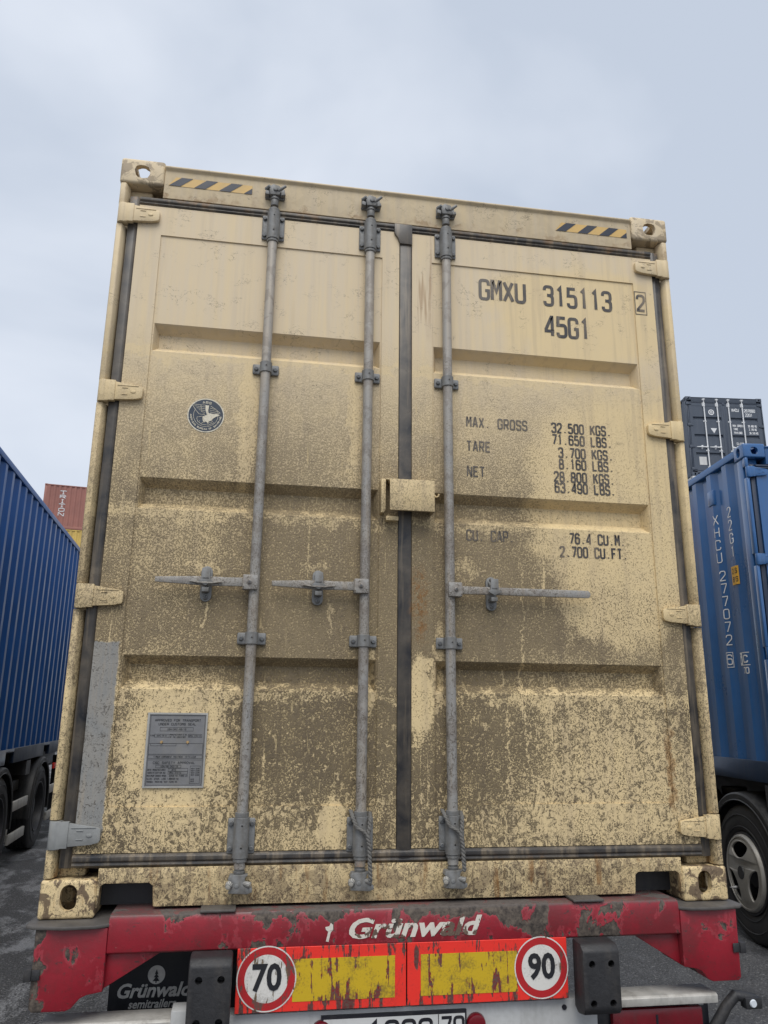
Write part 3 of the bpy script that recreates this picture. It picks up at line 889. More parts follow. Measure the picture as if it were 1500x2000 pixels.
        for sz in (-.033, .037): o.cyl((.002, -.030, sz), (.002, -.0395, sz), .0042, n=10)
        tall = o.mesh('rod_bracket', [mk, mats['bolt'], M_HOLE], bevel=.0012, seg=1)
        o = B(); o.box(-.052, .052, .0045, .0165, -.022, .022)
        br = o.mesh('x', mk, bevel=.005); o = B(); o.bm.from_mesh(br)
        o.cyl((0, -.012, -.022), (0, -.012, .022), .0235, n=24); o.box(-.0235, .0235, -.012, .0045, -.022, .022)
        o.mi = 1
        for sx in (-.038, .038): o.cyl((sx, .0045, 0), (sx, -.003, 0), .0095, .0075, n=8)
        o.mi = 2
        o.cyl((.001, -.030, .002), (.001, -.0365, .002), .0036, n=10)
        small = o.mesh('rod_bracket', [mk, mats['bolt'], M_HOLE], bevel=.0012, seg=1)
        # cam head with keeper (upright one; the lower is mirrored)
        o = B()
        o.cyl((0, -.012, -.070), (0, -.012, -.040), .0165, n=20); o.cyl((0, -.012, -.040), (0, -.012, -.024), .020, .017, n=20)
        o.box(-.040, .040, -.006, .007, -.028, .022)
        o.xz([(-.020, -.026), (.018, -.026), (.026, -.004), (.018, .018), (-.008, .024), (-.026, .010)], -.034, -.006)
        o.xz([(-.042, -.022), (-.024, -.026), (-.024, -.010), (-.038, -.004)], -.030, .006)
        o.xz([(.026, -.024), (.044, -.020), (.040, -.006), (.026, -.010)], -.030, .006)
        o.cyl((-.038, -.016, .006), (-.022, -.034, .012), .0095, .008, n=12)
        o.cyl((.012, -.030, -.006), (.044, -.034, .020), .0085, .006, n=12)
        o.cyl((.002, -.040, .0), (.002, -.030, .0), .010, n=12)
        cam_m = o.mesh('cam_lock', mk, bevel=.002)
        o = B()
        o.cyl((0, -.012, .040), (0, -.012, .075), .0165, n=20); o.cyl((0, -.012, .028), (0, -.012, .040), .0165, .021, n=20)
        o.xz([(-.034, -.026), (.030, -.030), (.046, -.024), (.046, -.012), (.016, -.004), (.022, .022), (.030, .030), (-.030, .030), (-.036, .016), (-.020, .006), (-.022, -.010)], -.034, .006)
        o.cyl((-.006, -.036, -.004), (-.006, -.028, -.004), .008, n=12)
        o.mi = 1
        o.cyl((-.030, -.030, .002), (-.034, -.046, -.004), .013, .010, n=12)
        o.cyl((.014, -.026, .004), (.040, -.034, -.002), .0085, .0105, n=12)
        cam_l = o.mesh('cam_lock', [mk, mats.get('knob', mk)], bevel=.002)
        o = B(); o.box(-.011, .038, -.042, -.004, -.024, .024); o.mi = 1; o.cyl((.016, -.042, 0), (.016, -.048, 0), .008, n=8)
        hub = o.mesh('handle_hub', [mr, mats['bolt']], bevel=.003)
        # retainer: lobed base plate, hasp tongue, lower catch
        o = B()
        o.xz([(.018*math.cos(t), .034+.018*math.sin(t)) for t in [math.pi*i/10 for i in range(11)]] + [(-.018*math.cos(t), -.040-.018*math.sin(t)) for t in [math.pi*i/10 for i in range(11)]], .004, .0165)
        o.xz([(-.013, .040), (.013, .040), (.014, .006), (.025, -.002), (0, -.014), (-.025, -.002), (-.014, .006)], -.040, -.034)
        o.yz([(.004, .040), (-.040, .012), (-.040, .004), (-.034, .004), (.004, .026)], -.012, .012)
        o.box(-.011, .011, -.034, .004, -.032, -.018)
        o.mi = 1
        o.cyl((0, .004, .040), (0, -.010, .040), .009, .007, n=8); o.cyl((0, .004, -.046), (0, -.004, -.046), .008, .006, n=8)
        catch = o.mesh('handle_catch', [mk, mats['bolt']], bevel=.0016)
        sc = k
        for x, hd, hl, hk in rods:
            d = doors[0] if x < 0 else doors[1]
            o = B(); o.cyl((x, -.012, .145), (x, -.012, z_head-.01), .0192, n=20)
            o.obj('locking_rod', mr, d)
            place('rod_bracket', tall, d, (x, 0, H-.262)); place('rod_bracket', tall, d, (x, 0, .246))
            place('rod_bracket', small, d, (x, 0, 1.987*k)); place('rod_bracket', small, d, (x, 0, .918*k))
            place('cam_lock', cam_m, root, (x, 0, H-.098)); place('cam_lock', cam_l, root, (x, 0, .098))
            if hd:
                hz_ = handle_z
                place('handle_hub', hub, d, (x, 0, hz_), scale=(hd*1.12, 1, 1.14))
                o = B(); xs_ = x+hd*.036; xe = x+hd*hl
                if hk:      # pressed handle with a wing at the catch
                    m_ = x+hd*hk
                    up = [(xs_, .017), (m_-hd*.07, .016), (m_, .018), (m_+hd*.07, .015), (xe, .010)]
                    dn = [(xe, -.009), (m_+hd*.07, -.014), (m_, -.018), (m_-hd*.07, -.016), (xs_, -.016)]
                    o.xz([(u, v+hz_) for u, v in up+dn], -.030, -.020)
                    o.prism([(m_-hd*.068, hz_-.002), (m_, hz_-.002), (m_+hd*.068, hz_-.002), (m_+hd*.03, hz_-.008), (m_-hd*.03, hz_-.008)], lambda u, v: (u, -.030, v), lambda u, v: (m_+(u-m_)*.75, -.046, v-.004))
                else:
                    m_ = x+hd*.17
                    cap = [(xe-hd*.012+hd*.012*math.sin(t), .0145*math.cos(t)) for t in [math.pi*i/8 for i in range(9)]]
                    o.xz([(u, v+hz_) for u, v in [(xs_, .015)]+cap+[(xs_, -.015)]], -.032, -.022)
                o.obj('door_handle', mr, d, bevel=.0025)
                place('handle_catch', catch, d, (m_, 0, hz_-.002), scale=(1.15, 1.1, 1.2))
    return root, doors, prof

# ---- the cream high-cube container on the red trailer
M_RODC = grimy('grey_galvanised_rod', (0.27, 0.27, 0.265), .42, .25, .5, metallic=.15)
M_SEALC = grimy('dusty_rubber_seal', (0.012, 0.014, 0.019), .06, 0, .42)
mats_c = dict(frame=M_FRAME, door=M_DOOR, seal=M_SEALC, rod=M_RODC, bracket=M_BRACKET, bolt=M_BOLT, casting=M_CAST, casting_top=M_CASTTOP, hinge=M_HINGE, hinge_odd=M_GREYHINGE, knob=M_KNOBW, rail=M_FRAME, sill=M_SILL)
cream, cdoors, _ = make_container('shipping_container', 'weathered cream shipping container with filthy doors on red trailer', None, (0, 0, Z0), 0, 12.192, 2.896, mats_c,
                                  [(-.581, -1, .356, .175), (-.169, -1, .349, .176), (.163, 1, .565, None)])
YP_ = .0158
# hazard stripes on the header
for x0, x1, zl, zh in ((-1.023, -.678, 2.787, 2.829), (.676, 1.019, 2.778, 2.822)):
    o = B()
    o.mi = 0; o.poly([(x0, .0045, zl), (x1, .0045, zl), (x1, .0045, zh), (x0+.03, .0045, zh)])
    o.mi = 1
    P_ = .103; bw = .047; sl = .05
    for i in range(4):
        a = x0 + .002 + i*P_
        pts = [(a, zl), (a+bw, zl), (a+bw+sl, zh), (a+sl, zh)]
        if a+bw+sl > x1:
            if a+bw > x1 or a+sl > x1:
                t = (x1-a)/sl; pts = [(a, zl), (x1, zl), (x1, zl+(zh-zl)*min(1, t))]
            else: pts = [(a, zl), (a+bw, zl), (x1, zl+(zh-zl)*(x1-a-bw)/sl), (x1, zh), (a+sl, zh)]
        o.poly([(u, .0035, v) for u, v in pts])
    o.obj('warning_stripe', [M_HAZ_Y, M_HAZ_K], cream, smooth=0)
# lettering on the right door
def letter(text, x, z, h, w, adv, th, y=YP_, mat=M_BLACKTXT, parent=cdoors[1], name='lettering'):
    o = B(); strokes(o, text, front(x, z, y), h, w, adv, th)
    return o.obj(name, mat, parent, smooth=0)
letter('GMXU', .320, 2.398, .104, .038, .0545, .0142)
letter('315113', .614, 2.398, .104, .036, .0545, .0142)
letter('45G1', .614, 2.250, .104, .037, .0535, .0142)
o = B(); strokes(o, '2', front(1.049, 2.413, .0105), .085, .032, .05, .011)
ribbon(o, [Vector(p) for p in ((1.038, 2.399), (1.091, 2.399), (1.091, 2.511), (1.038, 2.511), (1.038, 2.399))], .0035, lambda u, v, l=0: (u, .0108, v))
o.obj('lettering', M_BLACKTXT, cdoors[1], smooth=0)
M_FADED = grimy('faded_lettering', (0.030, 0.030, 0.034), 0.42, 0.0, 0.5)
for t, x, z in (('MAX. GROSS', .250, 1.806), ('TARE', .249, 1.701), ('NET', .249, 1.592), ('CU. CAP.', .242, 1.325)):
    letter(t, x, z, .047, .0172, .0268 if t != 'CU. CAP.' else .0252, .0062, mat=M_FADED)
for t, xe, z in (('32.500 KGS.', .876, 1.807), ('71.650 LBS.', .876, 1.755), ('3.700 KGS.', .877, 1.698), ('8.160 LBS.', .877, 1.648), ('28.800 KGS.', .877, 1.592), ('63.490 LBS.', .878, 1.545), ('76.4 CU.M.', .905, 1.331), ('2.700 CU.FT.', .912, 1.275)):
    adv = .0246
    letter(t, xe-adv*len(t)+.014, z, .047, .0160, adv, .0072)
# tally: small brown scratch marks come from the grime; lock box over the centre seal
o = B()
o.box(-.082, .095, -.058, -.052, 1.417, 1.543)
o.box(-.082, .095, -.052, .010, 1.537, 1.543); o.box(.089, .095, -.052, .010, 1.417, 1.537)
o.box(-.078, .089, -.052, -.046, 1.417, 1.4215)
o.obj('lock_box', M_HINGE, cdoors[1], bevel=.004)
o = B(); o.xz([(-.112, 1.412), (-.101, 1.412), (-.094, 1.425), (-.094, 1.548), (-.112, 1.548)], -.030, .012)
o.box(-.094, -.04, -.030, .012, 1.546, 1.551)
o.obj('lock_box_cheek', M_HINGE, cdoors[0], bevel=.002)
o = B(); o.tube([(.095, -.02, 1.507), (.101, -.022, 1.495), (.106, -.024, 1.487), (.112, -.025, 1.486), (.117, -.026, 1.490), (.119, -.026, 1.499)], .0035, 8)
o.obj('seal_hook', M_HINGE, cdoors[1])
B().box(-.090, -.042, -.022, .012, 1.384, 1.402).obj('stop_tab', M_HINGE, cdoors[0], bevel=.002)
# emblem sticker
EX, EZ, ER = -.803, 1.779, .0705
o = B()
o.mi = 0; disc(o, (EX, EZ), ER, .0162, 56)
o.mi = 1; disc(o, (EX, EZ), ER, .0157, 56, ER-.0042)
f = lambda u, v, l=0: (EX+u, .0152-l, EZ+v)
def ring_text(text, rad, a_mid, hgt, w, step, outward=True):
    n = len(text)
    for i, ch in enumerate(text):
        a = a_mid + (-(i-(n-1)/2)*step if outward else (i-(n-1)/2)*step)
        ca, sa = math.cos(a), math.sin(a)
        if outward: fx = lambda u, v, l=0: (EX + (rad+v)*ca + (u-w/2)*sa, .0152-l, EZ + (rad+v)*sa - (u-w/2)*ca)
        else: fx = lambda u, v, l=0: (EX + (rad-v)*ca - (u-w/2)*sa, .0152-l, EZ + (rad-v)*sa + (u-w/2)*ca)
        strokes(o, ch, fx, hgt, w, w, .0016)
ring_text('ABS', .0490, R(88), .010, .0082, R(13.5))
ring_text('AMERICAN BUREAU OF SHIPPING', .0605, R(268), .0072, .0042, R(6.7), False)
arc = [Vector((.047*math.cos(R(a)), .047*math.sin(R(a)))) for a in range(148, 395, 8)]
ribbon(o, arc, .0012, f)
def ln(pts, th=.0013): ribbon(o, [Vector(p) for p in pts], th, f)
for i in range(6):      # wing feathers
    v = .044-i*.0075
    ln([(-.055+i*.009, v), (.0-i*.001, v-.002)])
ln([(-.056, .044), (-.040, .020), (-.026, .004), (-.004, .002)])
ln([(-.022, .044), (-.016, .012)])
for i in range(3): ln([(.014, .031-i*.008), (.036+i*.006, .027-i*.008)])
ln([(.016, .040), (.034, .029), (.054, .013), (.048, .009), (.014, .006)])
o.poly([(EX+u, .0150, EZ+v) for u, v in ((-.004, .042), (.010, .042), (.008, .020), (.010, .010), (.026, .008), (.040, .008), (.054, .004), (.040, -.003), (.028, -.012), (.024, -.020), (.014, -.024), (.010, -.032), (.0, -.024), (-.006, -.030), (-.012, -.018), (-.012, -.006), (.004, .002), (-.002, .020))])
ln([(.014, -.022), (.036, -.002)]); ln([(-.034, -.010), (-.012, -.004)]); ln([(-.034, -.012), (-.030, -.026), (-.014, -.038), (.012, -.040), (.034, -.028)])
for i in range(5): ln([(-.028+i*.012, -.030-(i % 2)*.006), (-.020+i*.012, -.022-(i % 2)*.006)])
o.mi = 0
ln([(-.002, .012), (.004, -.014)], .0016); ln([(.012, -.002), (.018, -.016)], .0016); ln([(.026, .003), (.036, .001)], .0014)
o.obj('emblem', [M_EMBLEM, M_CREAMTXT], cdoors[0], smooth=0)
# approval plate
o = B()
x0, x1, z0, z1 = -.925, -.719, .402, .653
o.mi = 0; o.box(x0, x1, .0125, .0165, z0, z1)
o.mi = 2
o.box(x0, x0+.007, .009, .0128, z0, z1); o.box(x1-.005, x1, .010, .0128, z0, z1); o.box(x0+.007, x1-.005, .010, .0128, z1-.006, z1); o.box(x0+.007, x1-.005, .010, .0128, z0, z0+.005)
o.mi = 1
PY = .0121
def rect(a, c, d, e, t=.0012): ribbon(o, [Vector(p) for p in ((a, d), (c, d), (c, e), (a, e), (a, d))], t, lambda u, v, l=0: (u, PY, v))
def pt(text, x, z, h, w, adv, th): strokes(o, text, front(x, z, PY-.0003), h, w, adv, th)
rect(x0+.011, x1-.009, z0+.009, z1-.010)
pt('APPROVED FOR TRANSPORT', x0+.026, .623, .0085, .0050, .0072, .0014)
pt('UNDER CUSTOMS SEAL', x0+.039, .610, .0085, .0050, .0072, .0014)
rect(-.880, -.767, .591, .603); pt('USA/342-AB/18', -.855, .5938, .0065, .0035, .0050, .0010)
pt('TYPE', -.912, .572, .006, .003, .0042, .001); rect(-.897, -.848, .570, .580); pt('40HC-TR-01', -.890, .5725, .005, .0026, .0037, .0009)
pt("MANUFACTURER'S NO.", -.845, .576, .0052, .0024, .0034, .0009); pt('OF THE CONTAINER', -.845, .568, .0052, .0024, .0034, .0009); rect(-.782, -.736, .570, .580); pt('GMXU 315113', -.780, .5725, .005, .0026, .0037, .0009)
rect(x0+.011, x1-.011, .513, .549); rect(-.908, -.822, .541, .549)
pt('TIMBER COMPONENT TREATMENT IM/TAILEUM', x0+.030, .5015, .0055, .0026, .0039, .0010); rect(x0+.011, x1-.011, .499, .510)
ribbon(o, [Vector((x0+.011, .494)), Vector((x1-.011, .494))], .0012, lambda u, v, l=0: (u, PY, v))
pt('CSC SAFETY APPROVAL', x0+.030, .4805, .0085, .0052, .0076, .0014)
rect(-.885, -.800, .468, .477); pt('USA/AB-342/18', -.868, .4697, .0058, .0030, .0045, .0010)
for i, t in enumerate(('DATE MANUFACTURED', 'IDENTIFICATION NO.', 'MAXIMUM GROSS MASS', 'ALLOW. STACK. LOAD 1.8G', 'TRANSV. RACKING TEST')):
    pt(t, x0+.013, .4585-i*.0098, .0058, .0026, .0036, .0010)
for i, t in enumerate(('1 2018', 'GMXU 315113', '32500 KG 71650 LB', '216000 KG', '15240 KG')):
    pt(t, -.838, .4585-i*.0098, .0058, .0026, .0037, .0010)
rect(-.842, -.776, .456, .466); rect(-.842, -.776, .447, .456)
rect(-.768, -.734, .416, .474)
for i in range(4): pt('NEXT EXAM', -.764, .463-i*.007, .0045, .0022, .0031, .0009)
for i in range(2): pt('DATE', -.764, .428-i*.007, .0045, .0022, .0031, .0009)
o.mi = 3
for u in (-.872, -.783): o.cyl((u, .0125, .553), (u, .0075, .553), .0052, .004, n=10)
o.obj('approval_plate', [M_PLATE, M_PLATE_INK, M_PLATE_EDGE, M_RUSTRIVET], cdoors[0], smooth=0)

# wire ropes slung round the two inner rods
def rope(x, label, flip):
    o = B()
    def strand(path, ph, rr=.0046, amp=.0042, turns=120.0):
        pts = []; acc = 0
        P_ = [Vector(p) for p in path]; dense = [P_[0]]
        for a, c in zip(P_, P_[1:]):
            k = max(2, int((c-a).length/.0035))
            for i in range(1, k+1): dense.append(a.lerp(c, i/k))
        for i, p in enumerate(dense):
            acc += (p-dense[i-1]).length if i else 0
            t = acc*turns*2 + ph
            pts.append(p + Vector((math.cos(t)*amp, math.sin(t)*amp*.6, 0)))
        o.tube(pts, rr, 6)
    s = flip
    pa = [(x-.034, .004, .325), (x-.030, -.028, .306), (x-.018, -.046, .275), (x+.006, -.049, .262), (x+.018, -.048, .250)]
    pb = [(x+.034, .004, .318), (x+.031, -.030, .300), (x+.026, -.046, .270), (x+.019, -.050, .250)]
    pc = [(x+.019, -.052, .252), (x+.026, -.053, .215), (x+.028, -.052, .170), (x+.031, -.050, .130), (x+.032, -.049, .105 if flip > 0 else .130)]
    for pth in (pa, pb, pc):
        strand(pth, 0); strand(pth, math.pi)
    m = o.mesh('wire_rope', M_ROPE, smooth=60)
    m.transform(Matrix.Translation((-x, 0, -.3)))
    tag(place('wire_rope', m, None, (x, 0, Z0+.3)), label, 'wire rope', 'wire ropes slung on the lock rods')
rope(-.169, 'frayed wire rope looped on the middle lock rod left of the centre seal', 1)
rope(.163, 'frayed wire rope looped on the right door lock rod above its foot', -1)

# ================================================================== RED TRAILER
trailer = empty('semi_trailer', (0, 0, Z0), 0, label='scraped red semi-trailer with 70 and 90 speed signs beneath cream container', cat='semi-trailer')
# rear beam
o = B(); o.yz([(-.058, -.004), (-.050, .018), (-.04, .0205), (.16, .0205), (.16, -.095), (-.045, -.095), (-.058, -.088)], -.9835, .9835)
o.obj('rear_beam', M_RED, trailer, bevel=.003)
for s in (-1, 1):
    o = B()
    pts = [(-1.203, -.013), (-.984, -.013), (-.984, -.196), (-1.032, -.204), (-1.050, -.212), (-1.075, -.240), (-1.092, -.246), (-1.190, -.246), (-1.200, -.235)]
    if s > 0: pts = [(-u, v) for u, v in pts[::-1]]
    o.xz(pts, -.0615, .10); o.obj('bolster_end', M_RED, trailer, bevel=.004)
    o = B(); pts = [(-.983, -.0955), (-.815, -.0955), (-.985, -.194)]
    if s > 0: pts = [(-u, v) for u, v in pts[::-1]]
    o.xz(pts, -.034, -.022); o.obj('gusset', M_RED, trailer, bevel=.002)
    # top plate that the casting sits on
    o = B(); pts = [(-1.232, .22), (-1.238, -.045), (-1.215, -.066), (-1.12, -.085), (-1.02, -.080), (-.985, -.062), (-.955, -.030), (-.955, .22)]
    if s > 0: pts = [(-u, v) for u, v in pts[::-1]]
    o.xy(pts, -.0125, -.0015); o.obj('wear_plate', M_WEAR, trailer, bevel=.003)
    B().box(s*.585, s*.70, -.062, .05, .0212, .030).obj('bearing_pad', M_WEAR, trailer, bevel=.003)
    o = B(); o.box(min(s*1.2, s*1.222), max(s*1.2, s*1.222), -.072, -.03, -.158, -.122); o.box(min(s*1.175, s*1.2005), max(s*1.175, s*1.2005), -.068, -.0635, -.155, -.125)
    o.obj('side_stop', M_BUFFER, trailer, bevel=.004)
# chassis
for s in (-1, 1):
    o = B(); o.box(s*.40, s*.54, .161, 11.6, -.10, .015); o.box(s*.465, s*.475, .161, 11.6, -.33, -.10); o.box(s*.40, s*.54, .161, 11.6, -.345, -.33)
    o.obj('chassis_rail', M_RED, trailer)
o = B()
for i in range(12): o.box(-.4, .4, .5+i*.9, .6+i*.9, -.20, -.02)
o.obj('cross_member', M_STEELDARK, trailer); trailer.children[-1]['kind'] = 'stuff'
o = B(); o.box(-.46, .46, .161, .30, -.28, -.10); o.obj('rear_cross_beam', M_STEELDARK, trailer)

# marker boards with reflective strips and speed signs
def board(x0, x1, sx, num, yl, yr):
    o = B()
    pts = [(x0, -.276), (x1, -.276), (x1, -.088), (x0, -.088)]
    o.xz(pts, -.0595, -.056)
    bd = o.obj('marker_board', M_BOARD_R, trailer, bevel=.0012, seg=1)
    B().box(yl, yr, -.0606, -.0597, -.2485, -.124).obj('reflective_strip', M_BOARD_Y, bd, smooth=0)
    o = B()
    o.mi = 0; disc(o, (sx, -.178), .0965, -.0612, 48, .0925)
    o.mi = 1; disc(o, (sx, -.178), .0925, -.0613, 48, .0705)
    o.mi = 0; disc(o, (sx, -.178), .0705, -.0613, 48)
    sg = o.obj('speed_sign', [M_SIGN_W, M_SIGN_R], bd, smooth=0)
    font_part('speed_number', num, .108, M_SIGN_K, bd, (sx, -.178), -.0625, bold=.0030, sx=.90)
    return bd
board(-.572, -.014, -.475, '70', -.390, -.052)
board(-.010, .552, .458, '90', .036, .372)
# worn maker's name on the beam
font_part('lettering', 'Grünwald', .083, M_WORNTXT, trailer, (.006, -.043), -.0588, bold=.0026, shear=.28, sx=1.36)
o = B(); o.xz([(-.285, -.075), (-.276, -.077), (-.270, -.050), (-.262, -.040), (-.262, -.026), (-.270, -.020), (-.275, -.030), (-.288, -.032), (-.286, -.040), (-.278, -.046)], -.0592, -.0582)
o.obj('lettering', M_WORNTXT, trailer, smooth=0)
# rubber buffers with four bolt holes
def buffer_mesh():
    o = B(); W2 = .0665
    o.prism([(-.058, -.088), (-.128, -.092), (-.150, -.110), (-.150, -.285), (-.135, -.305), (-.085, -.315), (-.058, -.300)], lambda u, v: (-W2, u, v), lambda u, v: (W2, u, v))
    body = o.mesh('b', M_BUFFER, bevel=.008, seg=2)
    cut = []
    for u in (-.034, .034):
        for v in (-.150, -.268):
            k = B(); k.cyl((u, -.2, v), (u, -.115, v), .0115, n=16); cut.append(k.mesh('k', M_HOLE))
    return boolean(body, cut, [M_BUFFER])
bm_ = buffer_mesh()
for xb in (-.652, .638): place('rubber_buffer', bm_, trailer, (xb, 0, 0))
# white lamp carrier, number plate, lamps
o = B(); o.box(-.66, .665, -.030, .04, -.50, -.288); o.obj('lamp_carrier', M_WHITEPANEL, trailer, bevel=.003)
o = B(); o.cyl((.545, -.0305, -.312), (.545, -.034, -.312), .0085, n=14); o.obj('grommet', M_NPBLACK, trailer)
o = B()
px0, px1, pz1 = -.292, .196, -.3005
pz0 = pz1-.112
o.mi = 1; o.box(px0, px1, -.042, -.031, pz0, pz1)
o.mi = 0; o.box(px0+.008, px1-.006, -.0432, -.0421, pz0+.008, pz1-.010)
o.mi = 1; o.box(.098, .1005, -.0440, -.0433, pz0+.008, pz1-.010)
npo = o.obj('licence_plate', [M_NPWHITE, M_NPBLACK], trailer, smooth=0)
o = B(); strokes(o, '1066', front(-.135, pz0+.014, -.0440), .080, .040, .057, .011)
strokes(o, '79', front(.110, pz0+.030, -.0440), .066, .030, .044, .0095)
o.obj('plate_number', M_NPBLACK, npo, smooth=0)
for s in (-1, 1):
    B().box(s*.668, s*1.10, .0, .06, -.48, -.321).obj('lamp_housing', M_NPBLACK, trailer, bevel=.008)
    o = B(); o.box(s*.720, s*1.060, -.030, .001, -.46, -.330)
    tl = o.obj('tail_light', M_LENS, trailer, bevel=.010)
    B().box(s*.88, s*.888, -.0315, -.0295, -.455, -.350).obj('lens_divider', M_NPBLACK, tl, smooth=0)
    o = B(); o.yz([(-.045, -.318), (-.045, -.294), (-.036, -.288), (.06, -.288), (.06, -.296), (-.035, -.298), (-.035, -.318)], s*.70, s*(1.112 if s > 0 else 1.168))
    o.obj('aluminium_strip', M_ALU, trailer, bevel=.0015)
    B().box(s*1.02, s*1.075, -.010, .05, -.335, -.3185).obj('strip_bracket', M_WHITEPANEL, trailer, bevel=.002)
    # side marker on a rubber arm
    o = B(); A0 = Vector((s*1.085, -.02, -.43)); A1 = Vector((s*1.150, -.03, -.335)); A2 = Vector((s*1.185, -.035, -.300)); A3 = Vector((s*1.262, -.04, -.316))
    o.tube([A0, A0.lerp(A1, .5), A1, A2, A2.lerp(A3, .5), A3], [.022, .021, .019, .020, .019, .017], 10)
    o.box(*sorted((s*1.205, s*1.268)), -.066, -.030, -.338, -.302)
    ar = o.obj('marker_arm', M_BUFFER, trailer, bevel=.004)
    o = B(); o.cyl((s*1.232, -.0665, -.319), (s*1.232, -.071, -.319), .0135, .011, n=18); o.obj('marker_lamp', M_LENSCLEAR, ar)
    o = B(); o.cyl((s*.26-.03, -.0305, -.345), (s*.26-.03, -.052, -.345), .034, .030, n=24); o.obj('plate_lamp', M_LENS, trailer, bevel=.004)
B().box(-.770, -.722, -.05, .03, -.40, -.262).obj('strip_clamp', M_WHITEPANEL, trailer, bevel=.003)
# mudflap with maker's print
FY = .27
o = B(); o.box(-1.012, -.56, FY, FY+.008, -.62, -.05); fl = o.obj('mudflap', M_FLAP, trailer)
font_part('lettering', 'Grünwald', .062, M_FLAPTXT, fl, (-.862, -.298), FY-.002, bold=.0018, shear=.28, sx=1.02)
font_part('lettering', 'semitrailers', .037, M_FLAPTXT, fl, (-.862, -.3395), FY-.002, bold=.0008, shear=.28, sx=.93)
o = B(); disc(o, (-.853, -.248), .030, FY-.0008, 28); o.mi = 1
for a, c, w in ((-.268, -.252, .012), (-.256, -.243, .009), (-.246, -.230, .006)): o.poly([(-.853-w, FY-.0018-w*.01, a), (-.853+w, FY-.0018-w*.01, a), (-.853, FY-.0018-w*.01, c)])
o.poly([(-.855, FY-.0014, -.274), (-.851, FY-.0014, -.274), (-.851, FY-.0014, -.266), (-.855, FY-.0014, -.266)])
o.obj('tree_logo', [M_FLAPTXT, M_FLAP], fl, smooth=0)
B().box(.56, 1.012, FY+1.0, FY+1.008, -.62, -.2).obj('mudflap', M_FLAP, trailer)

# ---- wheels
def tyre_mesh(r=.49, w=.30, rim=.285):
    o = B(); h = w/2
    half = [(-h*.80, rim), (-h*.95, rim+.02), (-h, rim+.07), (-h*1.0, r-.10), (-h*.96, r-.045), (-h*.90, r-.020), (-h*.80, r-.004)]
    tread = []
    for i, g in enumerate((-.52, -.17, .17, .52)):
        tread += [(h*g-.008, r), (h*g-.006, r-.012), (h*g+.006, r-.012), (h*g+.008, r)]
    prof = half + tread + [(-x, q) for x, q in half[::-1]]
    o.lathe_x(prof, 56)
    for rr in (r-.075, rim+.045): o.lathe_x([(-h*1.0-.001, rr-.004), (-h*1.0-.005, rr), (-h*1.0-.001, rr+.004)], 56)
    return o.mesh('tyre', M_TYRE, smooth=40, recalc=True)
def rim_mesh(mat, w=.30):
    h = w/2; o = B()
    o.lathe_x([(-h*.80, .292), (-h*.98, .290), (-h*.98, .278), (-h*.7, .270), (-.02, .262), (.03, .235), (.03, .14), (-.03, .125), (-.075, .115), (-.09, .10), (-.09, 0.0)], 48)
    o.mi = 1
    for i in range(10):
        t = 2*math.pi*i/10; y, z = .168*math.cos(t), .168*math.sin(t)
        o.cyl((.03, y, z), (-.03, y, z), .016, .013, n=8); o.cyl((-.03, y, z), (-.075, y, z), .011, .003, n=8)
    return o.mesh('rim', [mat, M_BOLT], smooth=35)
T_ME = tyre_mesh(); RIM_ME = rim_mesh(M_RIMDARK)
def wheel(parent, x, y, z, side, rim=None):
    """outer face towards -x when side is -1"""
    w = place('wheel', T_ME, parent, (x, y, z), (0, 0, 0 if side < 0 else math.pi))
    place('rim', rim or RIM_ME, w)
    return w
for i in range(3):
    y = 2.3+1.31*i
    B().cyl((-1.0, y, -.49), (1.0, y, -.49), .06, n=16).obj('axle', M_STEELDARK, trailer)
    for s in (-1, 1): wheel(trailer, s*1.10, y, -.49, s)

# ================================================================== TRAILERS AND CONTAINERS BESIDE
def guard(parent, x, y, z, side, r=.575, w=.36, a0=-8, a1=188):
    o = B(); h = w/2
    prof = [(-h, r-.055), (-h-.003, r-.01), (-h+.008, r+.004), (-h*.4, r+.012), (h, r+.012), (h, r+.002), (-h*.4, r+.002), (-h+.012, r-.008), (-h+.009, r-.055)]
    o.lathe_x(prof, 36, R(a0), R(a1))
    o.lathe_x([(-h-.004, r-.058), (-h-.010, r-.052), (-h-.004, r-.046)], 36, R(a0), R(a1))
    return place('mudguard', o.mesh('mudguard', M_GUARD, smooth=40), parent, (x, y, z), (0, 0, 0 if side < 0 else math.pi))

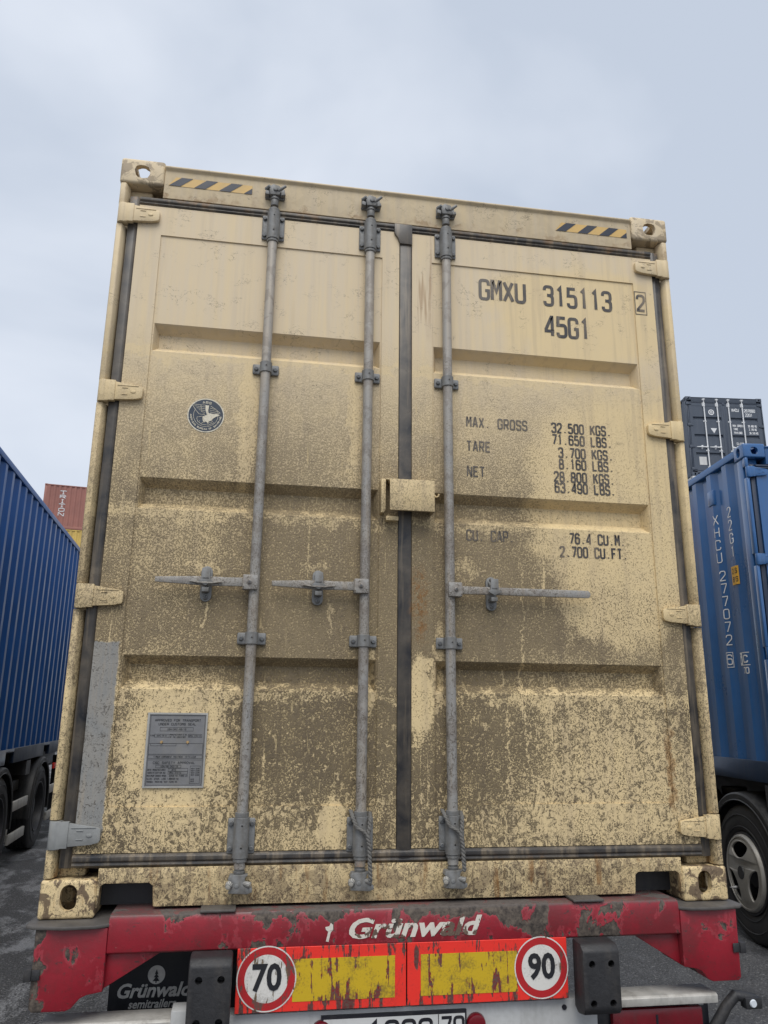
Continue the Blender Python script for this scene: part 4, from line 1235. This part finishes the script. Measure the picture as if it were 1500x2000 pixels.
def side_trailer(name, label, loc, rz, deck, axles, x_out, length, front_y=0.0, hubcap=False):
    """plain container chassis; deck is the height of its top above the ground, local z = 0 at deck"""
    t = empty(name, loc, rz, label=label, cat='semi-trailer', group='dark semi-trailers parked on either side')
    wz = -deck+.49
    for s in (-1, 1):
        o = B(); o.box(s*.40, s*.54, .2, length, -.13, -.01); o.box(s*.465, s*.475, .2, length, -.36, -.13); o.box(s*.40, s*.54, .2, length, -.375, -.36)
        o.obj('chassis_rail', M_STEELDARK, t)
    o = B()
    for yy in (0.02, length/2, length-.25): o.box(-1.21, 1.21, yy, yy+.22, -.16, -.003)
    o.obj('bolster', M_STEELDARK, t)
    o = B()
    for i in range(int(length/.9)): o.box(-.4, .4, .5+i*.9, .6+i*.9, -.22, -.03)
    o.obj('cross_member', M_STEELDARK, t); t.children[-1]['kind'] = 'stuff'
    for y in axles:
        B().cyl((-1.0, y, wz), (1.0, y, wz), .065, n=16).obj('axle', M_STEELDARK, t)
        for s in (-1, 1):
            wheel(t, s*(x_out-.15), y, wz, s)
            guard(t, s*(x_out-.17), y, wz, s)
            B().cyl((s*.72, y-.25, wz+.05), (s*.72, y-.25, -.14), .11, n=16).obj('air_spring', M_STEELDARK, t)
    for y in (length-2.0,):
        for s in (-1, 1):
            o = B(); o.box(s*.85-.05, s*.85+.05, y-.05, y+.05, -deck+.03, -.14); o.box(s*.85-.12, s*.85+.12, y-.12, y+.12, -deck+.003, -deck+.03)
            o.obj('landing_leg', M_STEELDARK, t)
    return t

def conform(side, prof, u_c, z_c, lift=.005):
    """place lettering on a corrugated side wall; text reads from outside"""
    def f(u, v, l=0):
        yy = u_c - u if side < 0 else u_c + u
        d = inset_at(prof, yy)
        return (side*(1.219-.014-d+lift+l), yy, z_c+v)
    return f

# --- right: blue 20 ft container, its rear corner near us
ra = R(6.0)
H20 = 2.591
def off(corner, rz, lx, ly):
    return (corner[0] - (math.cos(rz)*lx - math.sin(rz)*ly), corner[1] - (math.sin(rz)*lx + math.cos(rz)*ly))
rx, ry = off((3.168, 2.382), -ra, -1.219, 0.0)
RB = .178
mats_b = dict(frame=M_BLUE_R, door=M_BLUE_R, seal=M_NAVY, rod=M_BLUE_R, bracket=M_BLUE_R, bolt=M_BLUE_R, rail=M_NAVY, phase=.050)
blue_r, bd, bprof = make_container('shipping_container', 'clean blue shipping container with white vertical numbering beyond cream container\'s right edge', 'blue containers parked alongside', (rx, ry, Z0+RB), -ra, 6.058, H20, mats_b,
                            [(-.58, 1, .34, .17), (-.17, -1, .35, .17), (.17, 1, .35, .17), (.58, 1, .35, .17)])
# rear corner post shows as a wide plain strip on the side
def vertical(text, u_c, z_top, pitch, h, w, th, parent, prof, side, mat, name='lettering', lift=.005):
    z = z_top
    o = B()
    for i, ch in enumerate(text):
        if ch != ' ': strokes(o, ch, conform(side, prof, u_c + (w/2 if side < 0 else -w/2), z-h, lift), h, w, w, th, sub=.012)
        z -= pitch*(.45 if ch == ' ' else 1)
    return o.obj(name, mat, parent, smooth=0)
vertical('XHCU', .592, 2.148, .109, .088, .044, .0078, blue_r, bprof, -1, M_WHITETXT)
vertical('277072', .578, 1.664, .106, .086, .044, .0078, blue_r, bprof, -1, M_WHITETXT)
vertical('6', .59, .975, .1, .085, .040, .009, blue_r, bprof, -1, M_WHITETXT)
o = B(); fx = conform(-1, bprof, .622, .872)
ribbon(o, [Vector(p) for p in ((0, 0), (.062, 0), (.062, .118), (0, .118), (0, 0))], .005, fx, 0, .012); o.obj('lettering', M_WHITETXT, blue_r, smooth=0)
vertical('22G1', .345, 2.155, .110, .088, .044, .0078, blue_r, bprof, -1, M_WHITETXT)
# size sticker
o = B(); fx = conform(-1, bprof, .397, 1.512, .006)
def patch(o, f, w, h, l=0, nu=8):
    for i in range(nu):
        a, c = w*i/nu, w*(i+1)/nu
        o.poly([f(a, 0, l), f(c, 0, l), f(c, h, l), f(a, h, l)])
patch(o, fx, .092, .150); o.mi = 1
strokes(o, '2.6', lambda u, v, l=0: fx(.016+u, .088+v, l+.001), .045, .017, .022, .0065); strokes(o, "8'6", lambda u, v, l=0: fx(.018+u, .020+v, l+.001), .045, .017, .022, .0065)
o.obj('size_sticker', [M_STICKY, M_NPBLACK], blue_r, smooth=0)
# boxed certificate mark
o = B(); fx = conform(-1, bprof, .408, .874)
patch(o, fx, .040, .100, 0, 4); 
for pl in (((.040, .098), (.115, .098)), ((.040, .002), (.115, .002))): ribbon(o, [Vector(p) for p in pl], .006, fx, 0, .012)
strokes(o, 'C', lambda u, v, l=0: fx(.055+u, .018+v, l), .062, .040, .05, .010, sub=.012)
strokes(o, '70', lambda u, v, l=0: fx(.045+u, -.066+v, l), .052, .022, .032, .008, sub=.012)
o.mi = 1; strokes(o, 'I', lambda u, v, l=0: fx(.005+u, .016+v, l+.0012), .045, .03, .03, .010); strokes(o, '.', lambda u, v, l=0: fx(.006+u, .072+v, l+.0012), .07, .03, .03, .009)
o.obj('lettering', [M_WHITETXT, M_BLUE_R], blue_r, smooth=0)
# little vent cowl
o = B(); xv = -1.219+.014+.036
o.prism([(.572, 2.232), (.676, 2.232), (.676, 2.378), (.572, 2.378)], lambda u, v: (xv+.002, u, v), lambda u, v: (xv-.045, .572+(u-.572)*.94+.003, 2.240+(v-2.232)*.86))
o.obj('vent_cowl', M_BLUE_R, blue_r, bevel=.005)
WZ = 0.49
t_r = side_trailer('semi_trailer', 'dark semi-trailer with three-hole wheel cover under the right-hand blue container', (rx, ry, Z0+RB), -ra, Z0+RB, [.60, 1.95], 1.235, 6.0)
# wheel covers on the right trailer
def cover_mesh():
    c = bpy.data.curves.new('c', 'CURVE'); c.dimensions = '2D'; c.fill_mode = 'BOTH'; c.extrude = .004; c.bevel_depth = .005; c.bevel_resolution = 2
    def spl(pts):
        s = c.splines.new('POLY'); s.points.add(len(pts)-1); s.use_cyclic_u = True
        for p, q in zip(s.points, pts): p.co = (q[0], q[1], 0, 1)
    spl([(.252*math.cos(2*math.pi*i/64), .252*math.sin(2*math.pi*i/64)) for i in range(64)])
    for k in range(3):
        a = R(97+120*k)
        raw = [(.224, -36), (.226, -18), (.227, 0), (.226, 18), (.224, 36), (.185, 38), (.125, 30), (.098, 0), (.125, -30), (.185, -38)]
        pts = [Vector((r*math.cos(a+R(t)), r*math.sin(a+R(t)))) for r, t in raw]
        for _ in range(2):
            q = []
            for i in range(len(pts)): q += [pts[i].lerp(pts[(i+1) % len(pts)], .25), pts[i].lerp(pts[(i+1) % len(pts)], .75)]
            pts = q
        spl(pts)
    o = bpy.data.objects.new('t', c); col.objects.link(o)
    dg = bpy.context.evaluated_depsgraph_get(); dg.update()
    me = bpy.data.meshes.new_from_object(o.evaluated_get(dg)); bpy.data.objects.remove(o)
    me.transform(Matrix(((0, 0, -1, 0), (-1, 0, 0, 0), (0, 1, 0, 0), (0, 0, 0, 1))))
    k = B(); k.bm.from_mesh(me)
    for v in k.bm.verts:   # slight dome
        rr = math.hypot(v.co.y, v.co.z); v.co.x -= .03*max(0, 1-(rr/.26)**2) - .0
    k.lathe_x([(-.002, .244), (-.016, .250), (-.014, .262), (.0, .272), (.012, .274)], 56)
    k.mi = 1; k.cyl((-.030, 0, 0), (-.037, 0, 0), .048, .046, n=28)
    return k.mesh('wheel_cover', [M_HUBCAP, M_GUARD], smooth=40)
COVER = cover_mesh()
for w in list(t_r.children):
    if w.name.startswith('wheel') and w.location.x < 0:
        place('wheel_cover', COVER, w, (-.158, 0, 0))
        o = B(); o.cyl((-.150, .115, -.125), (-.185, .115, -.125), .012, .010, n=12); o.cyl((-.185, .115, -.125), (-.235, .115, -.125), .014, .001, n=12)
        o.obj('nut_spike', M_RIM, w)

# --- left: tall blue container
la = R(3.1)
lx, ly = off((-2.778, 1.0), la, 1.219, 0.0)
LB = .091
mats_l = dict(frame=M_BLUE, door=M_BLUE, seal=M_NAVY, rod=M_BLUE, bracket=M_BLUE, bolt=M_BLUE, rail=M_NAVY)
blue_l, _, lprof = make_container('shipping_container', 'tall blue shipping container seen along its ribbed side beyond cream container\'s left edge', 'blue containers parked alongside', (lx, ly, Z0+LB), la, 12.192, 2.896, mats_l, [(-.58, -1, .35, .17), (-.17, -1, .35, .17), (.17, 1, .35, .17), (.58, 1, .35, .17)])
t_l = side_trailer('semi_trailer', 'dark semi-trailer with aluminium guard rails between wheels under the left-hand blue container', (lx, ly, Z0+LB), la, Z0+LB, [2.83, 4.83, 6.83], 1.235, 12.0)
for a, c in ((5.44, 6.20), (7.46, 8.6), (3.44, 4.2)):
    for s in (-1, 1):
        x = s*1.215
        for z in (-.50, -.83):
            o = B(); o.box(x-.015, x+.015, a, c, z, z+.10); g = o.obj('guard_rail', M_ALU, t_l, bevel=.004)
        o = B(); o.box(x-s*.06-.006, x-s*.06+.006, a+.10, a+.24, -.82, -.35); o.obj('guard_post', M_ALU, t_l)
o = B(); o.box(.98, 1.10, 5.7, 6.25, -.34, -.22); o.cyl((1.0, 5.65, -.28), (1.0, 5.2, -.28), .05, n=14); o.obj('valve_block', M_GUARD, t_l, bevel=.01)
o = B(); o.cyl((1.14, 5.66, -.20), (1.145, 5.66, -.20), .02, n=14); o.obj('reflector_stud', M_LENSCLEAR, t_l)
B().box(1.19, 1.225, 7.70, 7.80, -.20, -.13).obj('side_reflector', M_BOARD_R, t_l, bevel=.004)

# --- far right: stack with the slate container on top
sr = R(-5.7)
sx, sy = 13.39, 17.52
zb = 0.0
stack_r = [(M_PALE, 2.896, 'pale grey shipping container on the ground at the foot of the right stack', 0), (M_GREENC, 2.896, 'dull green shipping container second from the ground in the right stack', 0),
           (M_PALE, 2.896, 'pale grey shipping container directly beneath the slate container in the right stack', 1)]
for m, h, lab, dt in stack_r:
    mm = dict(frame=m, door=m, seal=M_SLATEGASK, rod=M_WHITETXT, bracket=M_WHITETXT, bolt=M_WHITETXT, rail=m)
    make_container('shipping_container', lab, 'containers in the far right stack', (sx, sy, zb), sr, 12.192 if h > 2.6 else 6.058, h, mm, [(-.58, -1, .35, .17), (-.17, -1, .35, .17), (.17, 1, .35, .17), (.58, 1, .35, .17)] if dt else [], detail=1)
    zb += h
mm = dict(frame=M_SLATE, door=M_SLATE, seal=M_SLATEGASK, rod=M_WHITETXT, bracket=M_WHITETXT, bolt=M_WHITETXT, rail=M_SLATE)
slate, sdoors, _ = make_container('shipping_container', 'slate grey shipping container with white lock rods on top of the right stack', 'containers in the far right stack', (sx, sy, zb), sr, 6.058, H20, mm,
                             [(-.66, -1, .35, .17), (-.24, -1, .35, .17), (.125, 1, .35, .17), (.56, 1, .35, .17)], handle_z=.93)
kk = H20/2.896
ty = .014
for t, x, z, h, w, adv, th in (('XHCU', .225, 2.125, .105, .045, .060, .016), ('287890', .625, 2.115, .105, .045, .060, .016), ('0', 1.055, 2.115, .10, .045, .06, .018), ('22G1', .650, 1.975, .105, .045, .060, .016),
                               ('MAX GROSS', .215, 1.625, .075, .026, .037, .012), ('TARE', .232, 1.515, .075, .026, .037, .012), ('PAYLOAD', .240, 1.395, .075, .026, .037, .012), ('30.480 KG', .700, 1.625, .075, .022, .031, .012), ('2.170 KG', .720, 1.515, .075, .022, .031, .012), ('28.310 KG', .725, 1.395, .075, .022, .031, .012), ('CU.CAP.', .285, 1.035, .080, .028, .038, .012)):
    o = B(); strokes(o, t, front(x, z, ty), h, w, adv, th); o.obj('lettering', M_WHITETXT, sdoors[1], smooth=0)
o = B(); disc(o, (-.43, 2.085), .092, .013, 28, .062); disc(o, (-.43, 2.085), .040, .013, 20, .018); o.obj('emblem', M_WHITETXT, sdoors[0], smooth=0)
o = B(); o.poly([(-.50, .0125, 1.560), (-.30, .0125, 1.560), (-.40, .0125, 1.395)]); o.obj('warning_triangle', M_WHITETXT, sdoors[0], smooth=0)
o = B(); o.box(-.95, -.72, .011, .016, .36, .62); o.obj('approval_plate', M_NPWHITE, sdoors[0], smooth=0)

# --- far left: stack with the red-oxide container on top
fl_rz = R(90+8.5)
Lr = 12.192
tops = 4*2.896
cx_, cy_ = off((-12.98, 42.0), fl_rz, -1.219, Lr)
zb = 0.0
for m, lab in ((M_SLATE, 'slate shipping container on the ground at the foot of the left stack'), (M_GREENC, 'green shipping container second from the ground in the left stack'),
               (M_PALE, 'pale grey shipping container third from the ground in the left stack'), (M_YELLOW, 'yellow shipping container directly beneath the red-oxide container')):
    mm = dict(frame=m, door=m, seal=M_SLATEGASK, rod=m, bracket=m, bolt=m, rail=m)
    make_container('shipping_container', lab, 'containers in the far left stack', (cx_, cy_, zb), fl_rz, Lr, 2.896, mm, [], detail=0)
    zb += 2.896
mm = dict(frame=M_MAROON, door=M_MAROON, seal=M_SLATEGASK, rod=M_MAROON, bracket=M_MAROON, bolt=M_MAROON, rail=M_MAROON)
red_c, _, rprof = make_container('shipping_container', 'haze-toned red-oxide shipping container with white vertical lettering on top of the left stack', 'containers in the far left stack', (cx_, cy_, zb), fl_rz, Lr, H20, mm, [], detail=0)
SER = {'T': [[(0, 5.9), (0, 7), (4, 7), (4, 5.9)], [(2, 6.8), (2, 0)], [(1.3, 0), (2.7, 0)]], 'R': GL['R'], 'I': [[(2, 0), (2, 7)], [(1.3, 7), (2.7, 7)], [(1.3, 0), (2.7, 0)]],
       'O': GL['O'], 'N': GL['N']}
keep = dict(GL); GL.update(SER)
vertical('TRITON', Lr-1.02, 2.25, .258, .215, .29, .038, red_c, rprof, -1, M_WHITETXT, lift=.016)
GL.update(keep)
